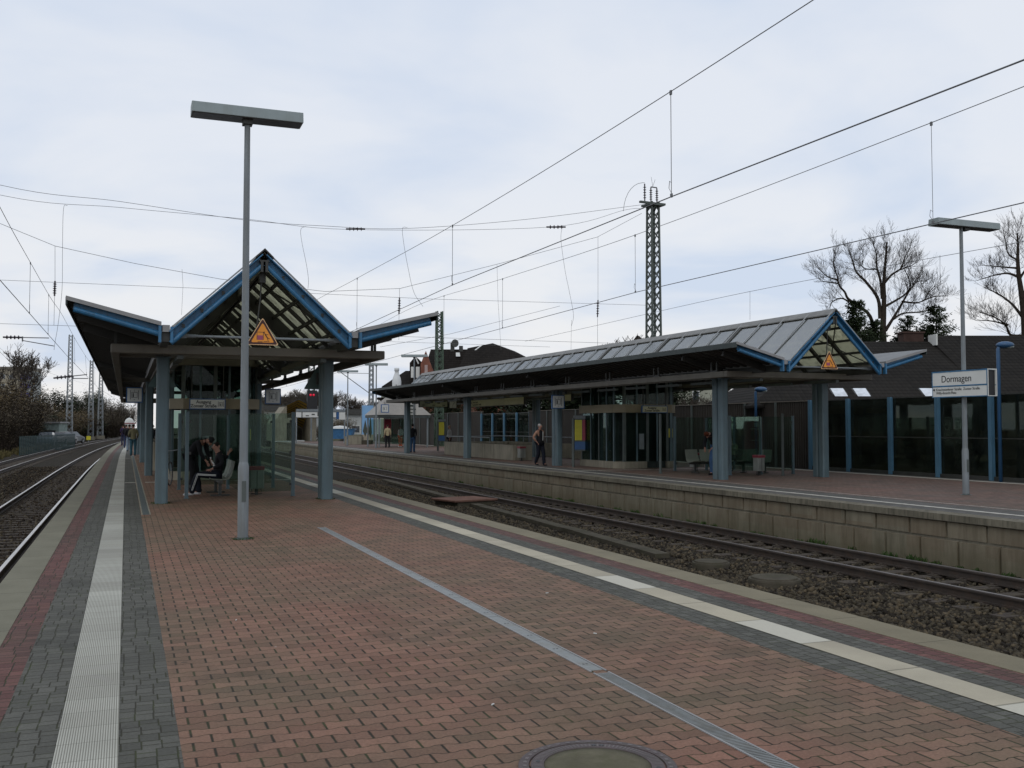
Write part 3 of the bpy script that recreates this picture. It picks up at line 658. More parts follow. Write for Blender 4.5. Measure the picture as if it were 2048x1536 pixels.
    for s in (-1, 1):
        y = r0 + .6
        while y < r1: b = MB(); b.cb(s * (RX - .08), y, 3.42, .05, .05, .32); b.cb(s * (RX - .08), y + .28, 3.42, .05, .05, .32); b.cb(s * (RX - .08), y + .14, 3.29, .08, .4, .04); b.build('hanger', M['dsteel'], c); y += 3.3
    for r in rows:
        for s in (-1, 1):
            b = MB(); cw = s * CW[s > 0]
            for dy in (-.15, .15):
                o8 = [(-.125, -.085), (-.085, -.115), (.085, -.115), (.125, -.085), (.125, .085), (.085, .115), (-.085, .115), (-.125, .085)]
                b.ext(o8, lambda u, v, t: (cw + u, r + dy + v, t), 0.0, 3.12)
            b.box(cw - .15, cw + .15, r - .3, r + .3, 3.10, 3.125); b.box(cw - .06, cw + .06, r - .04, r + .04, 0, 3.1); b.build('column', M['col'], c)
    # striplight boxes under the cross beams
    y = 1.6
    while y < ln - 2.5:
        for x in (-1.5, 1.38): MB().box(x, x + .12, y, y + 1.5, 3.0, 3.08).build('light_fitting', M['steeld'], c)
        y += 2.2
    return c
canopy('nearer platform canopy with blue gable, over the red paving with the glass shelter', 2.45, 19.5, 48.5, 0, [3.2, 16., 29., 42.], 1.5, 'platform canopies', (1.72, 1.80))
canopy('farther platform canopy with long grey glass roof, across the track', 19.22, 23.5, 38.7, R_(2.0), [3., 14.6, 25.2, 35.6], 1.5, 'platform canopies', (1.95, 1.95))
# =====================================================================
# PLATFORM LAMPS, SIGNS
# =====================================================================
def lamp(label, x, y, ln=1.6, h=6.36, dx=0, group='platform lamps', rz=0):
    t = thing('platform_lamp', label, 'lamp post', (x, y, 0), rz, group)
    b = MB(); b.tube([(0, 0, 0), (0, 0, 1.05), (0, 0, 1.12)], [.078, .078, .062], 20, False); b.tube([(0, 0, 1.12), (0, 0, 3.2), (0, 0, h - .15)], [.062, .052, .042], 20, False); b.build('pole', M['steel'], t, smooth=True)
    b = MB(); b.box(-.07 + dx, .07 + dx, -.08, .08, h - .24, h - .165); b.build('bracket', M['dsteel'], t)
    b = MB(); b.ext([(-.175, h - .165), (.175, h - .165), (.155, h - .005), (-.155, h - .005)], lambda u, v, q: (q, u, v), dx - ln / 2, dx + ln / 2); hd = b.build('lamp_housing', M['lamp'], t, bevel=.008)
    b = MB(); b.box(dx - ln / 2 + .025, dx + ln / 2 - .025, -.15, .15, h - .172, h - .162); b.build('diffuser', M['lampu'], hd)
    b = MB(); b.lathe([(.13, .0), (.13, .008), (.085, .012), (.085, .03)]); b.build('base_plate', M['steeld'], t); MB().box(-.03, .03, -.084, -.05, .55, .85).build('access_door', M['steeld'], t); return t
lamp('tall grey lamp post standing on the red paving in the foreground', 1.62, 15.06, 1.6, 6.36, 0.0)
lamp('tall grey lamp post carrying the station name sign', 18.80, 18.38, 1.95, 6.62, .12)
for (px, d, lab) in ((695, 84, 'distant T-shaped lamp post beside the concrete planter'), (752, 74.5, 'distant T-shaped lamp post left of the small platform shelter'), (828, 65.5, 'distant T-shaped lamp post in front of the brick house, over the canopy end')):
    p = D(px, 852, d); lamp(lab, p.x, p.y, 1.7, 6.36, rz=-YAW)
for xx, yy in ((.73, 22.7), (4.25, 22.7)): tufts('moss', [(xx + .17 * math.cos(a), yy + .34 * math.sin(a), 0, .45) for a in np.linspace(0, 6.2, 22)], .035, M['green'], 6, .02)
# moss at the lamp foot
tufts('moss', [(1.62 + .11 * math.cos(a), 15.06 + .11 * math.sin(a), 0, .5) for a in np.linspace(0, 6.2, 16)], .05, M['green'], 10, .02)
t = thing('station_name_sign', 'white and blue station name sign reading Dormagen, on the right lamp post', 'station sign', (18.78, 18.38, 0))
X0, X1, Ya, Yb = -.14, .14, -.85, .85
b = MB()
for z0, z1 in ((2.62, 2.97), (2.36, 2.60)): b.box(X0, X0 + .02, Ya, Yb, z0, z1); b.box(X1 - .02, X1, Ya, Yb, z0, z1)
b.build('face_panel', M['panel'], t)
b = MB()
for xx in (X0 - .006, X1 - .006):
    for z0, z1 in ((2.955, 2.985), (2.605, 2.635), (2.345, 2.365)): b.box(xx, xx + .012, Ya - .004, Yb + .004, z0, z1)
    for yy in (Ya, Yb - .02): b.box(xx, xx + .012, yy, yy + .02, 2.635, 2.955); b.box(xx, xx + .012, yy, yy + .01, 2.365, 2.605)
b.build('blue_border', M['blue'], t)
b = MB(); b.box(X0 + .02, X1 - .02, Ya + .03, Ya + .05, 2.37, 2.96); b.box(X0 + .02, X1 - .02, Yb - .05, Yb - .03, 2.37, 2.96); b.build('end_cap', M['black'], t)  # black sheets stand in for the shade inside the sign's open ends
b = MB(); b.box(X0, X1, Ya - .02, Ya, 2.965, 2.985); b.box(X0, X0 + .015, Ya - .02, Ya - .004, 2.36, 2.965); b.box(X1 - .015, X1, Ya - .02, Ya - .004, 2.36, 2.965); b.box(X0, X1, Ya - .02, Ya, 2.345, 2.36); b.build('end_frame', M['panel'], t)
RS = (R_(90), 0, R_(-90))
text('lettering', 'Dormagen', .235, M['black'], t, (X0 - .003, .55, 2.715), RS, squash=.93)
text('lettering', '\u2190', .1, M['black'], t, (X0 - .003, .83, 2.505), RS)
text('lettering', 'Knechtstedener Straße  Zonser Straße\nWilly-Brandt-Platz', .088, M['dsteel'], t, (X0 - .003, .72, 2.51), RS, squash=.98)
b = MB(); b.add([(X0 - .004, .82, 2.535), (X0 - .004, .76, 2.565), (X0 - .004, .76, 2.505)], [(0, 1, 2)]); b.build('arrow', M['black'], t)
def warn(label, p, s, back=False, group='triangular warning signs on the canopies'):
    """triangular warning sign; p = centre of its lower edge"""
    t = thing('warning_sign', label, 'warning sign', p, 0, group); h = s * .866
    def tri(k, y0, y1, dz=0):
        c = h / 3; v = [(-s / 2 * k, c - c * k), (s / 2 * k, c - c * k), (0, c + (h - c) * k)]
        v = [(a, z + dz) for a, z in v]; r = .06 * s; o = []
        for i in range(3):
            P, A, B = Vector(v[i]), Vector(v[i - 1]), Vector(v[(i + 1) % 3]); a = P + (A - P).normalized() * r; bb = P + (B - P).normalized() * r
            o += [tuple(a), tuple(a * .25 + bb * .25 + P * .5), tuple(bb)]
        return MB().ext(o, lambda u, v_, q: (u, q, v_), y0, y1)
    tri(1, 0, .012).build('plate', M['teal'] if back else plain('sign_edge', (.75, .48, .25), .45), t)
    if not back:
        tri(.93, -.002, .0).build('border', M['maroon'], t); tri(.72, -.004, -.002).build('face', M['orange'], t)
        b = MB(); k = s; b.box(-.18 * k, -.165 * k, -.006, -.004, .16 * k, .40 * k); b.box(-.18 * k, .03 * k, -.006, -.004, .395 * k, .41 * k); b.box(.015 * k, .03 * k, -.006, -.004, .16 * k, .40 * k)
        b.box(-.15 * k, -.0 * k, -.006, -.004, .09 * k, .11 * k)
        b.bar((.06 * k, -.005, .37 * k), (.15 * k, -.005, .22 * k), .004, .03 * k); b.bar((.15 * k, -.005, .23 * k), (.22 * k, -.005, .2 * k), .004, .018 * k); b.bar((.15 * k, -.005, .23 * k), (.17 * k, -.005, .13 * k), .004, .018 * k)
        b.bar((.08 * k, -.005, .33 * k), (.17 * k, -.005, .33 * k), .004, .014 * k); b.ball(.045 * k, -.005, .40 * k, .022 * k, .002, .022 * k); b.box(.03 * k, .21 * k, -.006, -.004, .105 * k, .12 * k)
        b.build('pictogram', M['maroon'], t)
        b = MB(); b.box(-.16 * k, .01 * k, -.006, -.004, .16 * k, .30 * k); b.build('pictogram', M['pink'], t)
    else:
        MB().box(-.03, .03, -.06, 0, h * .2, h * .7).build('clamp', M['dsteel'], t)
    return t
p = PY(525, 690, 19.72); warn('orange triangular warning sign on the tie rod of the nearer canopy', (p.x, 19.72, p.z), .62)
p = PY(1659, 738, 23.72); warn('orange triangular warning sign on the tie rod of the farther canopy', (p.x, 23.72, p.z), .62)
for s, lab in ((-1, 'back of a triangular sign behind the left front column of the nearer canopy'), (1, 'back of a triangular sign behind the right front column of the nearer canopy')):
    warn(lab, (2.45 + s * 1.72 - (0.0 if s < 0 else .05), 23.1, 2.5), .62, True)
def liftsign(label, p, s=.5, hang=.5, bl=.035):
    t = thing('lift_sign', label, 'lift sign', p, 0, 'hanging lift pictogram signs')
    MB().box(-s / 2, s / 2, 0, .08, -s / 2, s / 2).build('sign_box', M['dblue'], t)
    MB().box(-s / 2 + bl, s / 2 - bl, -.004, 0, -s / 2 + bl, s / 2 - bl).build('face', M['panel'], t)
    b = MB(); k = s / .5
    for x0, x1, z0, z1 in ((-.13, -.115, -.15, .15), (.115, .13, -.15, .15), (-.09, .09, .078, .09), (-.09, .09, -.09, -.078), (-.09, -.078, -.08, .08), (.078, .09, -.08, .08), (-.055, -.02, -.07, .03), (-.004, .004, .09, .17), (-.02, .02, -.165, -.15)):
        b.box(x0 * k, x1 * k, -.007, -.004, z0 * k, z1 * k)
    b.ball(-.037 * k, -.005, .048 * k, .015 * k, .002, .015 * k); b.build('pictogram', M['black'], t)
    b = MB(); b.box(-.02, .02, .02, .06, s / 2, s / 2 + hang); b.build('hanger', M['dsteel'], t); return t
liftsign('blue framed lift pictogram sign hanging left of the glass shelter', (.26, 36, 2.70), .52, .32)
liftsign('blue framed lift pictogram sign hanging right of the foreground lamp post', (4.86, 36, 2.70), .55, .3)
liftsign('blue framed lift pictogram sign hanging beside a column of the farther canopy', (16.5, 37.3, 2.64), .56, .42)
# =====================================================================
# LIFT TOWERS
# =====================================================================
def tower(label, x0, x1, y0, y1, sgn, top=3.72):
    t = thing('lift_tower', label, 'lift tower', ((x0 + x1) / 2, y0, 0), 0, 'glass lift towers'); a = (x1 - x0) / 2; d = y1 - y0
    b = MB(); ch = .35
    base = [(-a, ch), (-a + ch, 0), (-a * .05, 0), (-a * .05, .25), (a * .62, .25), (a * .62, 0), (a - ch, 0), (a, ch), (a, d), (-a, d)]
    b.ext(base, lambda u, v, q: (u, v, q), 0, .27); b.build('plinth', M['conc'], t, bevel=.01)
    ps = [(-a + .07, ch + .05), (-a + ch, .09), (-a * .35, .09), (-a * .02, .09), (a * .3, .09), (a * .62, .09), (a - ch, .09), (a - .07, ch + .05)] + [(s * (a - .07), d * k) for s in (-1, 1) for k in (.3, .5, .72, .97)] + [(k * a, d - .08) for k in (-.5, 0, .5)]
    for i, (x, y) in enumerate(ps):
        w = .055 if i in (1, 6, 3, 5) else .032; MB().box(x - w, x + w, y - w, y + w, .27, top - .22).build('post', M['steeld'] if i % 2 else M['col'], t)
    b = MB(); o = .02
    b.ext([(-a - o, ch), (-a + ch, -o), (a - ch, -o), (a + o, ch), (a + o, d + o), (-a - o, d + o)], lambda u, v, q: (u, v, q), 2.17, 2.49); b.build('band', M['beige'], t, bevel=.006)
    b = MB(); b.ext([(-a - .08, ch), (-a + ch, -.08), (a - ch, -.08), (a + .08, ch), (a + .08, d + .08), (-a - .08, d + .08)], lambda u, v, q: (u, v, q), top - .22, top); b.build('roof_fascia', M['beam'], t)
    for z0, z1 in ((.28, 2.165), (2.495, top - .23)):
        b = MB(); b.box(-a + .06, -a + .068, ch, d - .1, z0, z1); b.box(a - .068, a - .06, ch, d - .1, z0, z1); b.box(-a + ch, -a * .05, .07, .078, z0, z1); b.box(-a * .05, a - ch, .07, .078, z0 if z0 > 1 else z0, z1)
        b.box(-a + .1, a - .1, d - .1, d - .092, z0, z1); b.build('glass_panel', M['glassd'], t)
    b = MB(); b.box(-a * .5, a * .55, d * .35, d * .9, .0, 2.16); b.build('lift_car', plain('lift_car_metal', (.11, .13, .125), .35, .5), t)
    b = MB(); b.box(-a * .0, a * .6, .16, .2, .02, 2.16); dr = b.build('door', plain('lift_door', (.06, .075, .072), .35, .5), t); MB().box(a * .29, a * .31, .155, .16, .05, 2.1).build('door_gap', M['black'], dr)
    b = MB(); b.box(-a * .3, -a * .16, -.02, .03, .75, 1.35); b.build('call_panel', M['steel'], t)
    b = MB()
    for z in (2.7, 3.0, 3.3): b.box(-a + .2, a - .2, d * .5, d * .5 + .03, z, z + .05)
    for x in (-.5, .1, .5): b.box(x * a, x * a + .05, d * .6, d * .6 + .05, .3, top - .2)
    b.build('guide_frame', M['dsteel'], t)
    for x, wd in ((a * .38, .5),): MB().box(a * .62, a * .8, .05, .06, 1.2, 1.55).build('notice', M['yellow'], t)
    return t
tower('glass and steel lift tower with beige band on the nearer platform', 1.27, 3.9, 31.8, 35.0, 1)
tower('glass and steel lift tower with beige band on the farther platform', 17.65, 20.4, 34.3, 37.7, 1)
def exitsign(label, p0, p1, z0, z1, y):
    t = thing('exit_sign', label, 'exit sign', ((p0 + p1) / 2, y, 0), 0, 'exit signs reading Ausgang Zonser Strasse'); a = (p1 - p0) / 2
    MB().box(-a, a, 0, .07, z0, z1).build('sign_box', M['dblue'], t); MB().box(-a + .03, a - .03, -.004, 0, z0 + .03, z1 - .03).build('face', M['panel'] if p0 < 10 else M['cream'], t)
    h = z1 - z0; r = (R_(90), 0, 0)
    text('lettering', 'Ausgang', h * .42, M['black'], t, (-a * .22, -.006, z0 + h * .56), r, 'CENTER', .95, bold=.003); text('lettering', 'Zonser Straße', h * .42, M['black'], t, (-a * .22, -.006, z0 + h * .19), r, 'CENTER', .95, bold=.003)
    b = MB(); c = a * .74; s = h * .26; zc_ = (z0 + z1) / 2
    for u0, u1, v0, v1 in ((-1, -.86, -1, 1), (.86, 1, -1, 1), (-.6, .6, .5, .62), (-.6, .6, -.75, -.63), (-.6, -.48, -.7, .6), (.48, .6, -.7, .6), (-.2, .08, -.6, .2)): b.box(c + u0 * s, c + u1 * s, -.007, -.004, zc_ + v0 * s, zc_ + v1 * s)
    b.build('pictogram', M['black'], t); b = MB(); b.box(-a + .05, -a + .08, .02, .05, z1, z1 + 1.0); b.box(a - .08, a - .05, .02, .05, z1, z1 + 1.0); b.build('hanger', M['dsteel'], t); return t
pa, pb = PY(379, 797, 31.5), PY(451, 819, 31.5); exitsign('exit sign on the nearer lift tower, left of the foreground lamp post', pa.x, pb.x, pb.z, pa.z, 31.5)
pa, pb = PY(1284, 811, 34.0), PY(1335, 826, 34.0); exitsign('exit sign on the lift tower of the farther platform', pa.x, pb.x, pb.z, pa.z, 34.0)
# =====================================================================
# GLASS SHELTERS, BENCHES, BINS, POSTS
# =====================================================================
def shelter(label, X0, X1, Y0, Y1, h, rz=0):
    t = thing('glass_shelter', label, 'shelter', ((X0 + X1) / 2, Y0, 0), rz, 'glass wind shelters'); a = (X1 - X0) / 2; d = Y1 - Y0
    for x, y in ((-a, 0), (a, 0), (-a, d), (a, d), (.02, .1), (.02, d - .1)):
        b = MB(); b.box(x - .04, x + .04, y - .04, y + .04, 0, h if abs(x) > .1 else h - .05); b.box(x - .055, x + .055, y - .055, y + .055, 0, .02); b.build('post', M['col'], t, bevel=.006)
    for x0, x1, y0, y1 in (((.07, a - .05, -.005, .005),) if X0 < 5 else ((-a + .05, -.03, -.005, .005),)) + ((.07, a - .05, -.005, .005), (-a + .05, -.03, d - .005, d + .005), (.07, a - .05, d - .005, d + .005), (.015, .025, .15, d - .15)):
        MB().box(x0, x1, y0, y1, .12, h - .03).build('glass_panel', M['glass'], t)
    b = MB()
    for s in (-1, 1):
        for y in (0, d):
            for z in (.25, 1.0, h - .25): b.box(s * (a - .09), s * (a - .03), y - .015, y + .015, z, z + .06)
    b.build('clamp', M['dsteel'], t); return t
shelter('glass wind shelter around the seated man on the nearer platform', 1.31, 3.70, 23.85, 27.25, 1.98)
shelter('glass wind shelter with bench beside the front column of the farther platform', 18.95, 21.5, 28.6, 32.2, 2.0)
def bench(label, x, y, face, n=3, group='wire seat benches'):
    t = thing('bench', label, 'bench', (x, y, 0), face, group)
    mt = M['seatm']
    for i in range(n):
        v = (i - (n - 1) / 2) * .58; b = MB()
        pr_ = [(-.24, .44), (-.20, .415), (.0, .40), (.16, .42), (.22, .50), (.27, .66), (.30, .82), (.32, .82), (.29, .65), (.24, .47), (.18, .39), (0, .375), (-.22, .395), (-.26, .43)]
        b.ext(pr_, lambda u, z, q: (q, u, z), v - .25, v + .25); b.build('seat', mt, t, bevel=.01)
    w = n * .29; b = MB(); b.bar((-w, 0, .34), (w, 0, .34), .07, .07); b.build('rail', M['dsteel'], t)
    for s in (-1, 1):
        b = MB(); b.bar((s * w * .7, 0, .32), (s * w * .7, 0, .03), .07, .07); b.bar((s * w * .7, -.22, .02), (s * w * .7, .22, .02), .07, .03); b.build('leg', M['dsteel'], t)
    return t
M['seatm'] = plain('wire_seat_grey', (.16, .17, .14), .5, var=.15)
# a seat's back points to local +y; turned so that the sitter looks along -X
bench('grey bench with the seated man inside the nearer glass shelter', 2.10, 25.1, R_(-90))
bench('grey bench inside the farther glass shelter, where the man bends over', 19.25, 30.3, R_(0), 3)
bench('grey bench behind the front column, with the person in a light top', 20.6, 29.6, R_(-60), 2)
def bin_(label, x, y, rz=0):
    t = thing('litter_bin', label, 'litter bin', (x, y, 0), rz, 'grey litter bins with red lids'); t.scale = (.72, .72, .76)
    b = MB(); b.ext([(-.2, -.17), (.2, -.17), (.24, -.12), (.24, .12), (.2, .17), (-.2, .17), (-.24, .12), (-.24, -.12)], lambda u, v, q: (u, v, q), .2, .78); b.build('body', plain('bin_grey', (.19, .20, .18), .5), t, bevel=.01)
    MB().box(-.245, .245, -.18, .18, .78, .90).build('lid', M['redbin'], t, bevel=.015)
    b = MB(); b.box(-.012, .012, -.175, -.168, .22, .77); b.build('seam', M['black'], t)
    b = MB(); b.box(-.05, .05, -.05, .05, 0, .2); b.tube([(-.15, 0, .19), (-.18, 0, .04), (.18, 0, .04), (.15, 0, .19)], .015, 6); b.build('stand', M['dsteel'], t)
for lab, px, py in (('grey litter bin with red lid right of the front columns of the farther platform', 1518, 951), ('grey litter bin with red lid left of the bench on the farther platform', 1390, 943), ('grey litter bin with red lid at the concrete stair wall', 1043, 922)):
    p = PZ(px, py); bin_(lab, p.x, p.y, .25)
bin_('litter bin half hidden behind the foreground lamp post, beside the nearer shelter', 2.95, 24.6)
def post(label, px, py, h, r=.045):
    p = PZ(px, py); b = MB(); b.tube([(0, 0, 0), (0, 0, h)], r, 12); b.lathe([(r * 1.5, 0), (r * 1.5, .02)], n=12); b.tube([(0, 0, h), (0, 0, h + .03)], [r, .01], 12)
    o = b.build('post', M['steeld'], None, label=label, cat='post', group='slim steel posts on the farther platform'); o.location = p
post('slim grey post in front of the farther lift tower', 1321, 947, 2.05); post('slim grey post right of the red lidded bin', 1566, 951, 2.05); post('slim dark post beside the yellow timetable board', 1147, 934, 1.95)
def board(label, px, py, w, rz, cols):
    p = PZ(px, py); t = thing('timetable_board', label, 'timetable board', p, rz, 'timetable boards on the farther platform')
    for s in (-1, 1): MB().box(s * (w / 2 + .02) - .05, s * (w / 2 + .02) + .05, 0, .12, 0, 1.95 if s < 0 else 1.95).build('post', M['steeld'], t)
    MB().box(-w / 2, w / 2, .02, .10, .62, 2.05).build('case', M['steeld'], t); MB().box(-w / 2 + .03, w / 2 - .03, .012, .02, .68, 1.0).build('lower_panel', M['dblue'], t)
    MB().box(-w / 2, w / 2, 0.0, .11, 1.95, 2.08).build('top_cap', M['steel'], t)
    x = -w / 2 + .06
    for wd, c in cols:
        f = wd * (w - .12); MB().box(x, x + f - .02, .010, .02, 1.06, 1.9).build('poster', c, t); x += f
    b = MB()
    for i in range(15): b.box(-w / 2 + .09, -w / 2 + .05 + cols[0][0] * (w - .12) - .05, .008, .0099, 1.1 + i * .053, 1.11 + i * .053)
    b.build('printed_lines', plain('timetable_print', (.30, .27, .03), .6), t); return t
board('timetable board with yellow and red posters left of the farther lift tower', 1162, 932, .62, -YAW * 1.2, [(.62, M['yellow']), (.38, M['crim'])])
board('narrow timetable board with yellow poster near the stair wall', 883, 902, .5, -.6, [(1, M['yellow'])])
# stair parapets
def parapet(label, segs, h, rail=None, mat='conc'):
    t = thing('stair_parapet', label, 'stair wall')
    b = MB()
    for x0, x1, y0, y1 in segs: b.box(x0, x1, y0, y1, 0, h)
    b.build('concrete_wall', M[mat], t, bevel=.015)
    b = MB()
    for x0, x1, y0, y1 in segs: b.box(x0 + .04, x1 - .04, y0 + .04, y1 - .04, h, h + .012)
    b.build('cap', M['concd'], t)
    if rail:
        b = MB()
        for p, q in rail:
            b.tube([(*p, h + .32), (*q, h + .32)], .025, 8); n = max(1, int((Vector(q) - Vector(p)).length / 2.2))
            for i in range(n + 1): k = i / n; b.tube([(p[0] + (q[0] - p[0]) * k, p[1] + (q[1] - p[1]) * k, h), (p[0] + (q[0] - p[0]) * k, p[1] + (q[1] - p[1]) * k, h + .32)], .016, 6)
        b.build('handrail', M['steel'], t)
parapet('pale concrete wall with handrail around the stairs of the farther platform', [(17.3, 17.5, 44.5, 55.5), (17.5, 18.3, 44.5, 44.7), (21.2, 21.4, 41.5, 55.5), (17.5, 21.2, 55.3, 55.5)], .74, [((17.4, 48), (17.4, 55.4)), ((21.3, 41.6), (21.3, 55.4)), ((17.4, 55.4), (21.3, 55.4))])
parapet('pale concrete stair wall behind the left columns of the nearer canopy', [(.95, 1.12, 39, 50), (3.9, 4.07, 39, 50), (.95, 4.07, 50, 50.17)], 1.05)
b = MB(); o = None
t = thing('concrete_planter', 'square concrete planter on the far end of the farther platform', 'planter', PZ(706, 889), -YAW); b = MB(); b.box(-.75, .75, 0, 1.3, 0, .72); b.build('body', M['conc'], t, bevel=.02); MB().box(-.6, .7, .15, 1.1, .72, .82).build('slab', M['cop'], t); MB().box(.76, 1.6, .1, 1.3, 0, .38).build('step_block', M['concd'], t, bevel=.02)
# red vending machines
for lab, px0, px1, y in (('red vending machine with white bands, seen between the left columns', 326, 341, 47.5), ('red vending machine seen through the glass below the exit sign', 418, 446, 52.)):
    a, c = PY(px0, 850, y), PY(px1, 850, y); t = thing('vending_machine', lab, 'vending machine', ((a.x + c.x) / 2, y, 0), 0, 'red vending machines'); w = max(c.x - a.x, .6) / 2
    MB().box(-w, w, 0, .7, 0, 1.95).build('body', M['redbin'], t, bevel=.02); b = MB(); b.box(-w, w, -.006, 0, 1.45, 1.5); b.box(-w, w, -.006, 0, .75, .8); b.box(-w * .8, w * .2, -.008, -.002, 1.6, 1.85); b.build('white_band', M['panel'], t); MB().box(w * .3, w * .8, -.008, 0, .9, 1.35).build('window', M['black'], t)
# hanging boards on the farther platform
def hboard(label, px0, px1, py0, py1, x, txt, face='cream', clock=None):
    a, c = PX(px0, py0, x), PX(px1, py0, x); zt = (a.z + c.z) / 2; d = (a - c).length; zb = PX((px0 + px1) / 2, py1, x).z
    m_ = (a + c) / 2; t = thing('hanging_sign', label, 'hanging sign', (m_.x, m_.y, 0)); w = d / 2
    MB().box(-.06, .06, -w, w, zb, zt).build('sign_box', M['dsteel'], t); MB().box(-.066, -.06, -w + .04, w - .04, zb + .03, zt - .03).build('face', M[face], t)
    h = zt - zb
    if txt:
        text('lettering', txt, h * .36, M['black'], t, (-.069, w - h * .9, zb + h * .56), RS, squash=1.1)
        b = MB(); b.add([(-.068, w - .1, zb + h * .62), (-.068, w - .1 - h * .3, zb + h * .8), (-.068, w - .1 - h * .3, zb + h * .44)], [(0, 1, 2)]); b.build('arrow', M['black'], t)
    b = MB(); [b.box(-.02, .02, s * w * .8 - .02, s * w * .8 + .02, zt, zt + .4) for s in (-1, 1)]; b.build('hanger', M['dsteel'], t); return t
hboard('long cream direction sign hanging under the farther canopy over the stair wall', 943, 1050, 797, 812, 18.4, 'Zonser Straße\nKnechtstedener Straße')
hboard('cream hanging sign just right of the lift pictogram on the farther platform', 1131, 1145, 788, 803, 19.5, '')
a = PY(838, 801, 57.); c = PY(896, 815, 57.)
t = thing('departure_board', 'hanging departure board beside the station clock on the farther platform', 'departure board', ((a.x + c.x) / 2, 57, (a.z + c.z) / 2)); w = (c.x - a.x) / 2; h = (a.z - c.z) / 2
MB().box(-w, w, 0, .12, -h, h).build('case', M['black'], t); MB().box(-w + .05, w - .05, -.01, 0, -h + .04, h - .04).build('display', plain('display_grey', (.40, .42, .30), .4), t); MB().box(-w * .2, -w * .15, .02, .06, h, h + .3).build('hanger', M['dsteel'], t)
b = MB(); [b.box(-w * .8 + i * w * .35, -w * .6 + i * w * .35, -.013, -.01, h * (.1 if i % 2 else -.5), h * (.5 if i % 2 else -.2)) for i in range(5)]; b.build('flap_rows', plain('flap_dark', (.13, .14, .10), .5), t)
p = PY(906, 809, 56.8); t = thing('station_clock', 'square station clock right of the departure board', 'clock', (p.x, 56.8, p.z)); MB().box(-.25, .25, 0, .1, -.25, .25).build('case', M['black'], t); MB().box(-.21, .21, -.008, 0, -.21, .21).build('dial', M['panel'], t)
b = MB(); b.bar((0, -.01, 0), (.1, -.01, .13), .005, .018); b.bar((0, -.01, 0), (-.03, -.01, -.16), .005, .014); [b.bar((math.sin(R_(30 * k)) * .16, -.01, math.cos(R_(30 * k)) * .16), (math.sin(R_(30 * k)) * .19, -.01, math.cos(R_(30 * k)) * .19), .004, .012) for k in range(12)]; b.build('hands', M['black'], t); MB().box(-.02, .02, .02, .06, .25, .6).build('hanger', M['dsteel'], t)
# bicycle behind the shelter
t = thing('bicycle', 'bicycle leaning behind the left posts of the nearer glass shelter', 'bicycle', (1.02, 28.6, 0), R_(75))
for x in (-.52, .52):
    b = MB(); pts = [(x + .32 * math.cos(a), 0, .34 + .32 * math.sin(a)) for a in np.linspace(0, 2 * math.pi, 25)]; b.tube(pts, .017, 6, False); w_ = b.build('wheel', M['black'], t)
    b = MB(); [b.tube([(x, 0, .34), (x + .31 * math.cos(a), 0, .34 + .31 * math.sin(a))], .003, 4) for a in np.linspace(0, 2 * math.pi, 14)]; b.build('spokes', M['steel'], w_)
b = MB(); [b.tube([p, q], .015, 6) for p, q in (((-.52, 0, .34), (-.1, 0, .3)), ((-.1, 0, .3), (-.2, 0, .85)), ((-.2, 0, .85), (-.52, 0, .34)), ((-.1, 0, .3), (.36, 0, .8)), ((-.18, 0, .78), (.34, 0, .86)), ((.34, 0, .95), (.52, 0, .34)))]; b.build('frame', M['steeld'], t)
MB().box(-.32, -.1, -.06, .06, .88, .93).build('saddle', M['black'], t, bevel=.02); b = MB(); b.tube([(.34, -.25, 1.0), (.38, -.1, .97), (.38, .1, .97), (.34, .25, 1.0)], .012, 6); b.build('handlebar', M['steel'], t)
# =====================================================================
# PEOPLE
# =====================================================================
_pm = {}
def pmat(c):
    k = tuple(c)
    if k not in _pm: _pm[k] = plain('cloth_%d' % len(_pm), c, .8, var=.2, scale=9)
    return _pm[k]
SKIN = plain('skin', (.33, .17, .12), .55, var=.1)
def skinobj(name, parent, chains, mat, root=0, sub=1):
    """chains: lists of (point, radius); a repeated point joins the chains"""
    vs = []; rs = []; es = set(); ix = {}
    for ch in chains:
        pv = None
        for p, r in ch:
            k = tuple(round(c, 4) for c in p)
            if k not in ix: ix[k] = len(vs); vs.append(k); rs.append(r)
            if pv is not None and pv != ix[k]: es.add((min(pv, ix[k]), max(pv, ix[k])))
            pv = ix[k]
    me = bpy.data.meshes.new(name); me.from_pydata(vs, list(es), []); me.update()
    o = bpy.data.objects.new(name, me); S.collection.objects.link(o); o.parent = parent; me.materials.append(mat)
    sk_ = o.modifiers.new('skin', 'SKIN'); sk_.use_smooth_shade = True; sk_.branch_smoothing = .4
    lay = me.skin_vertices[0].data if me.skin_vertices else None
    if lay is None:
        bpy.context.view_layer.update()
    if not me.skin_vertices: raise RuntimeError('skin layer missing')
    lay = me.skin_vertices[0].data
    for i, r in enumerate(rs): lay[i].radius = r if isinstance(r, tuple) else (r, r)
    lay[root].use_root = True
    s_ = o.modifiers.new('sub', 'SUBSURF'); s_.levels = sub; s_.render_levels = sub
    return o
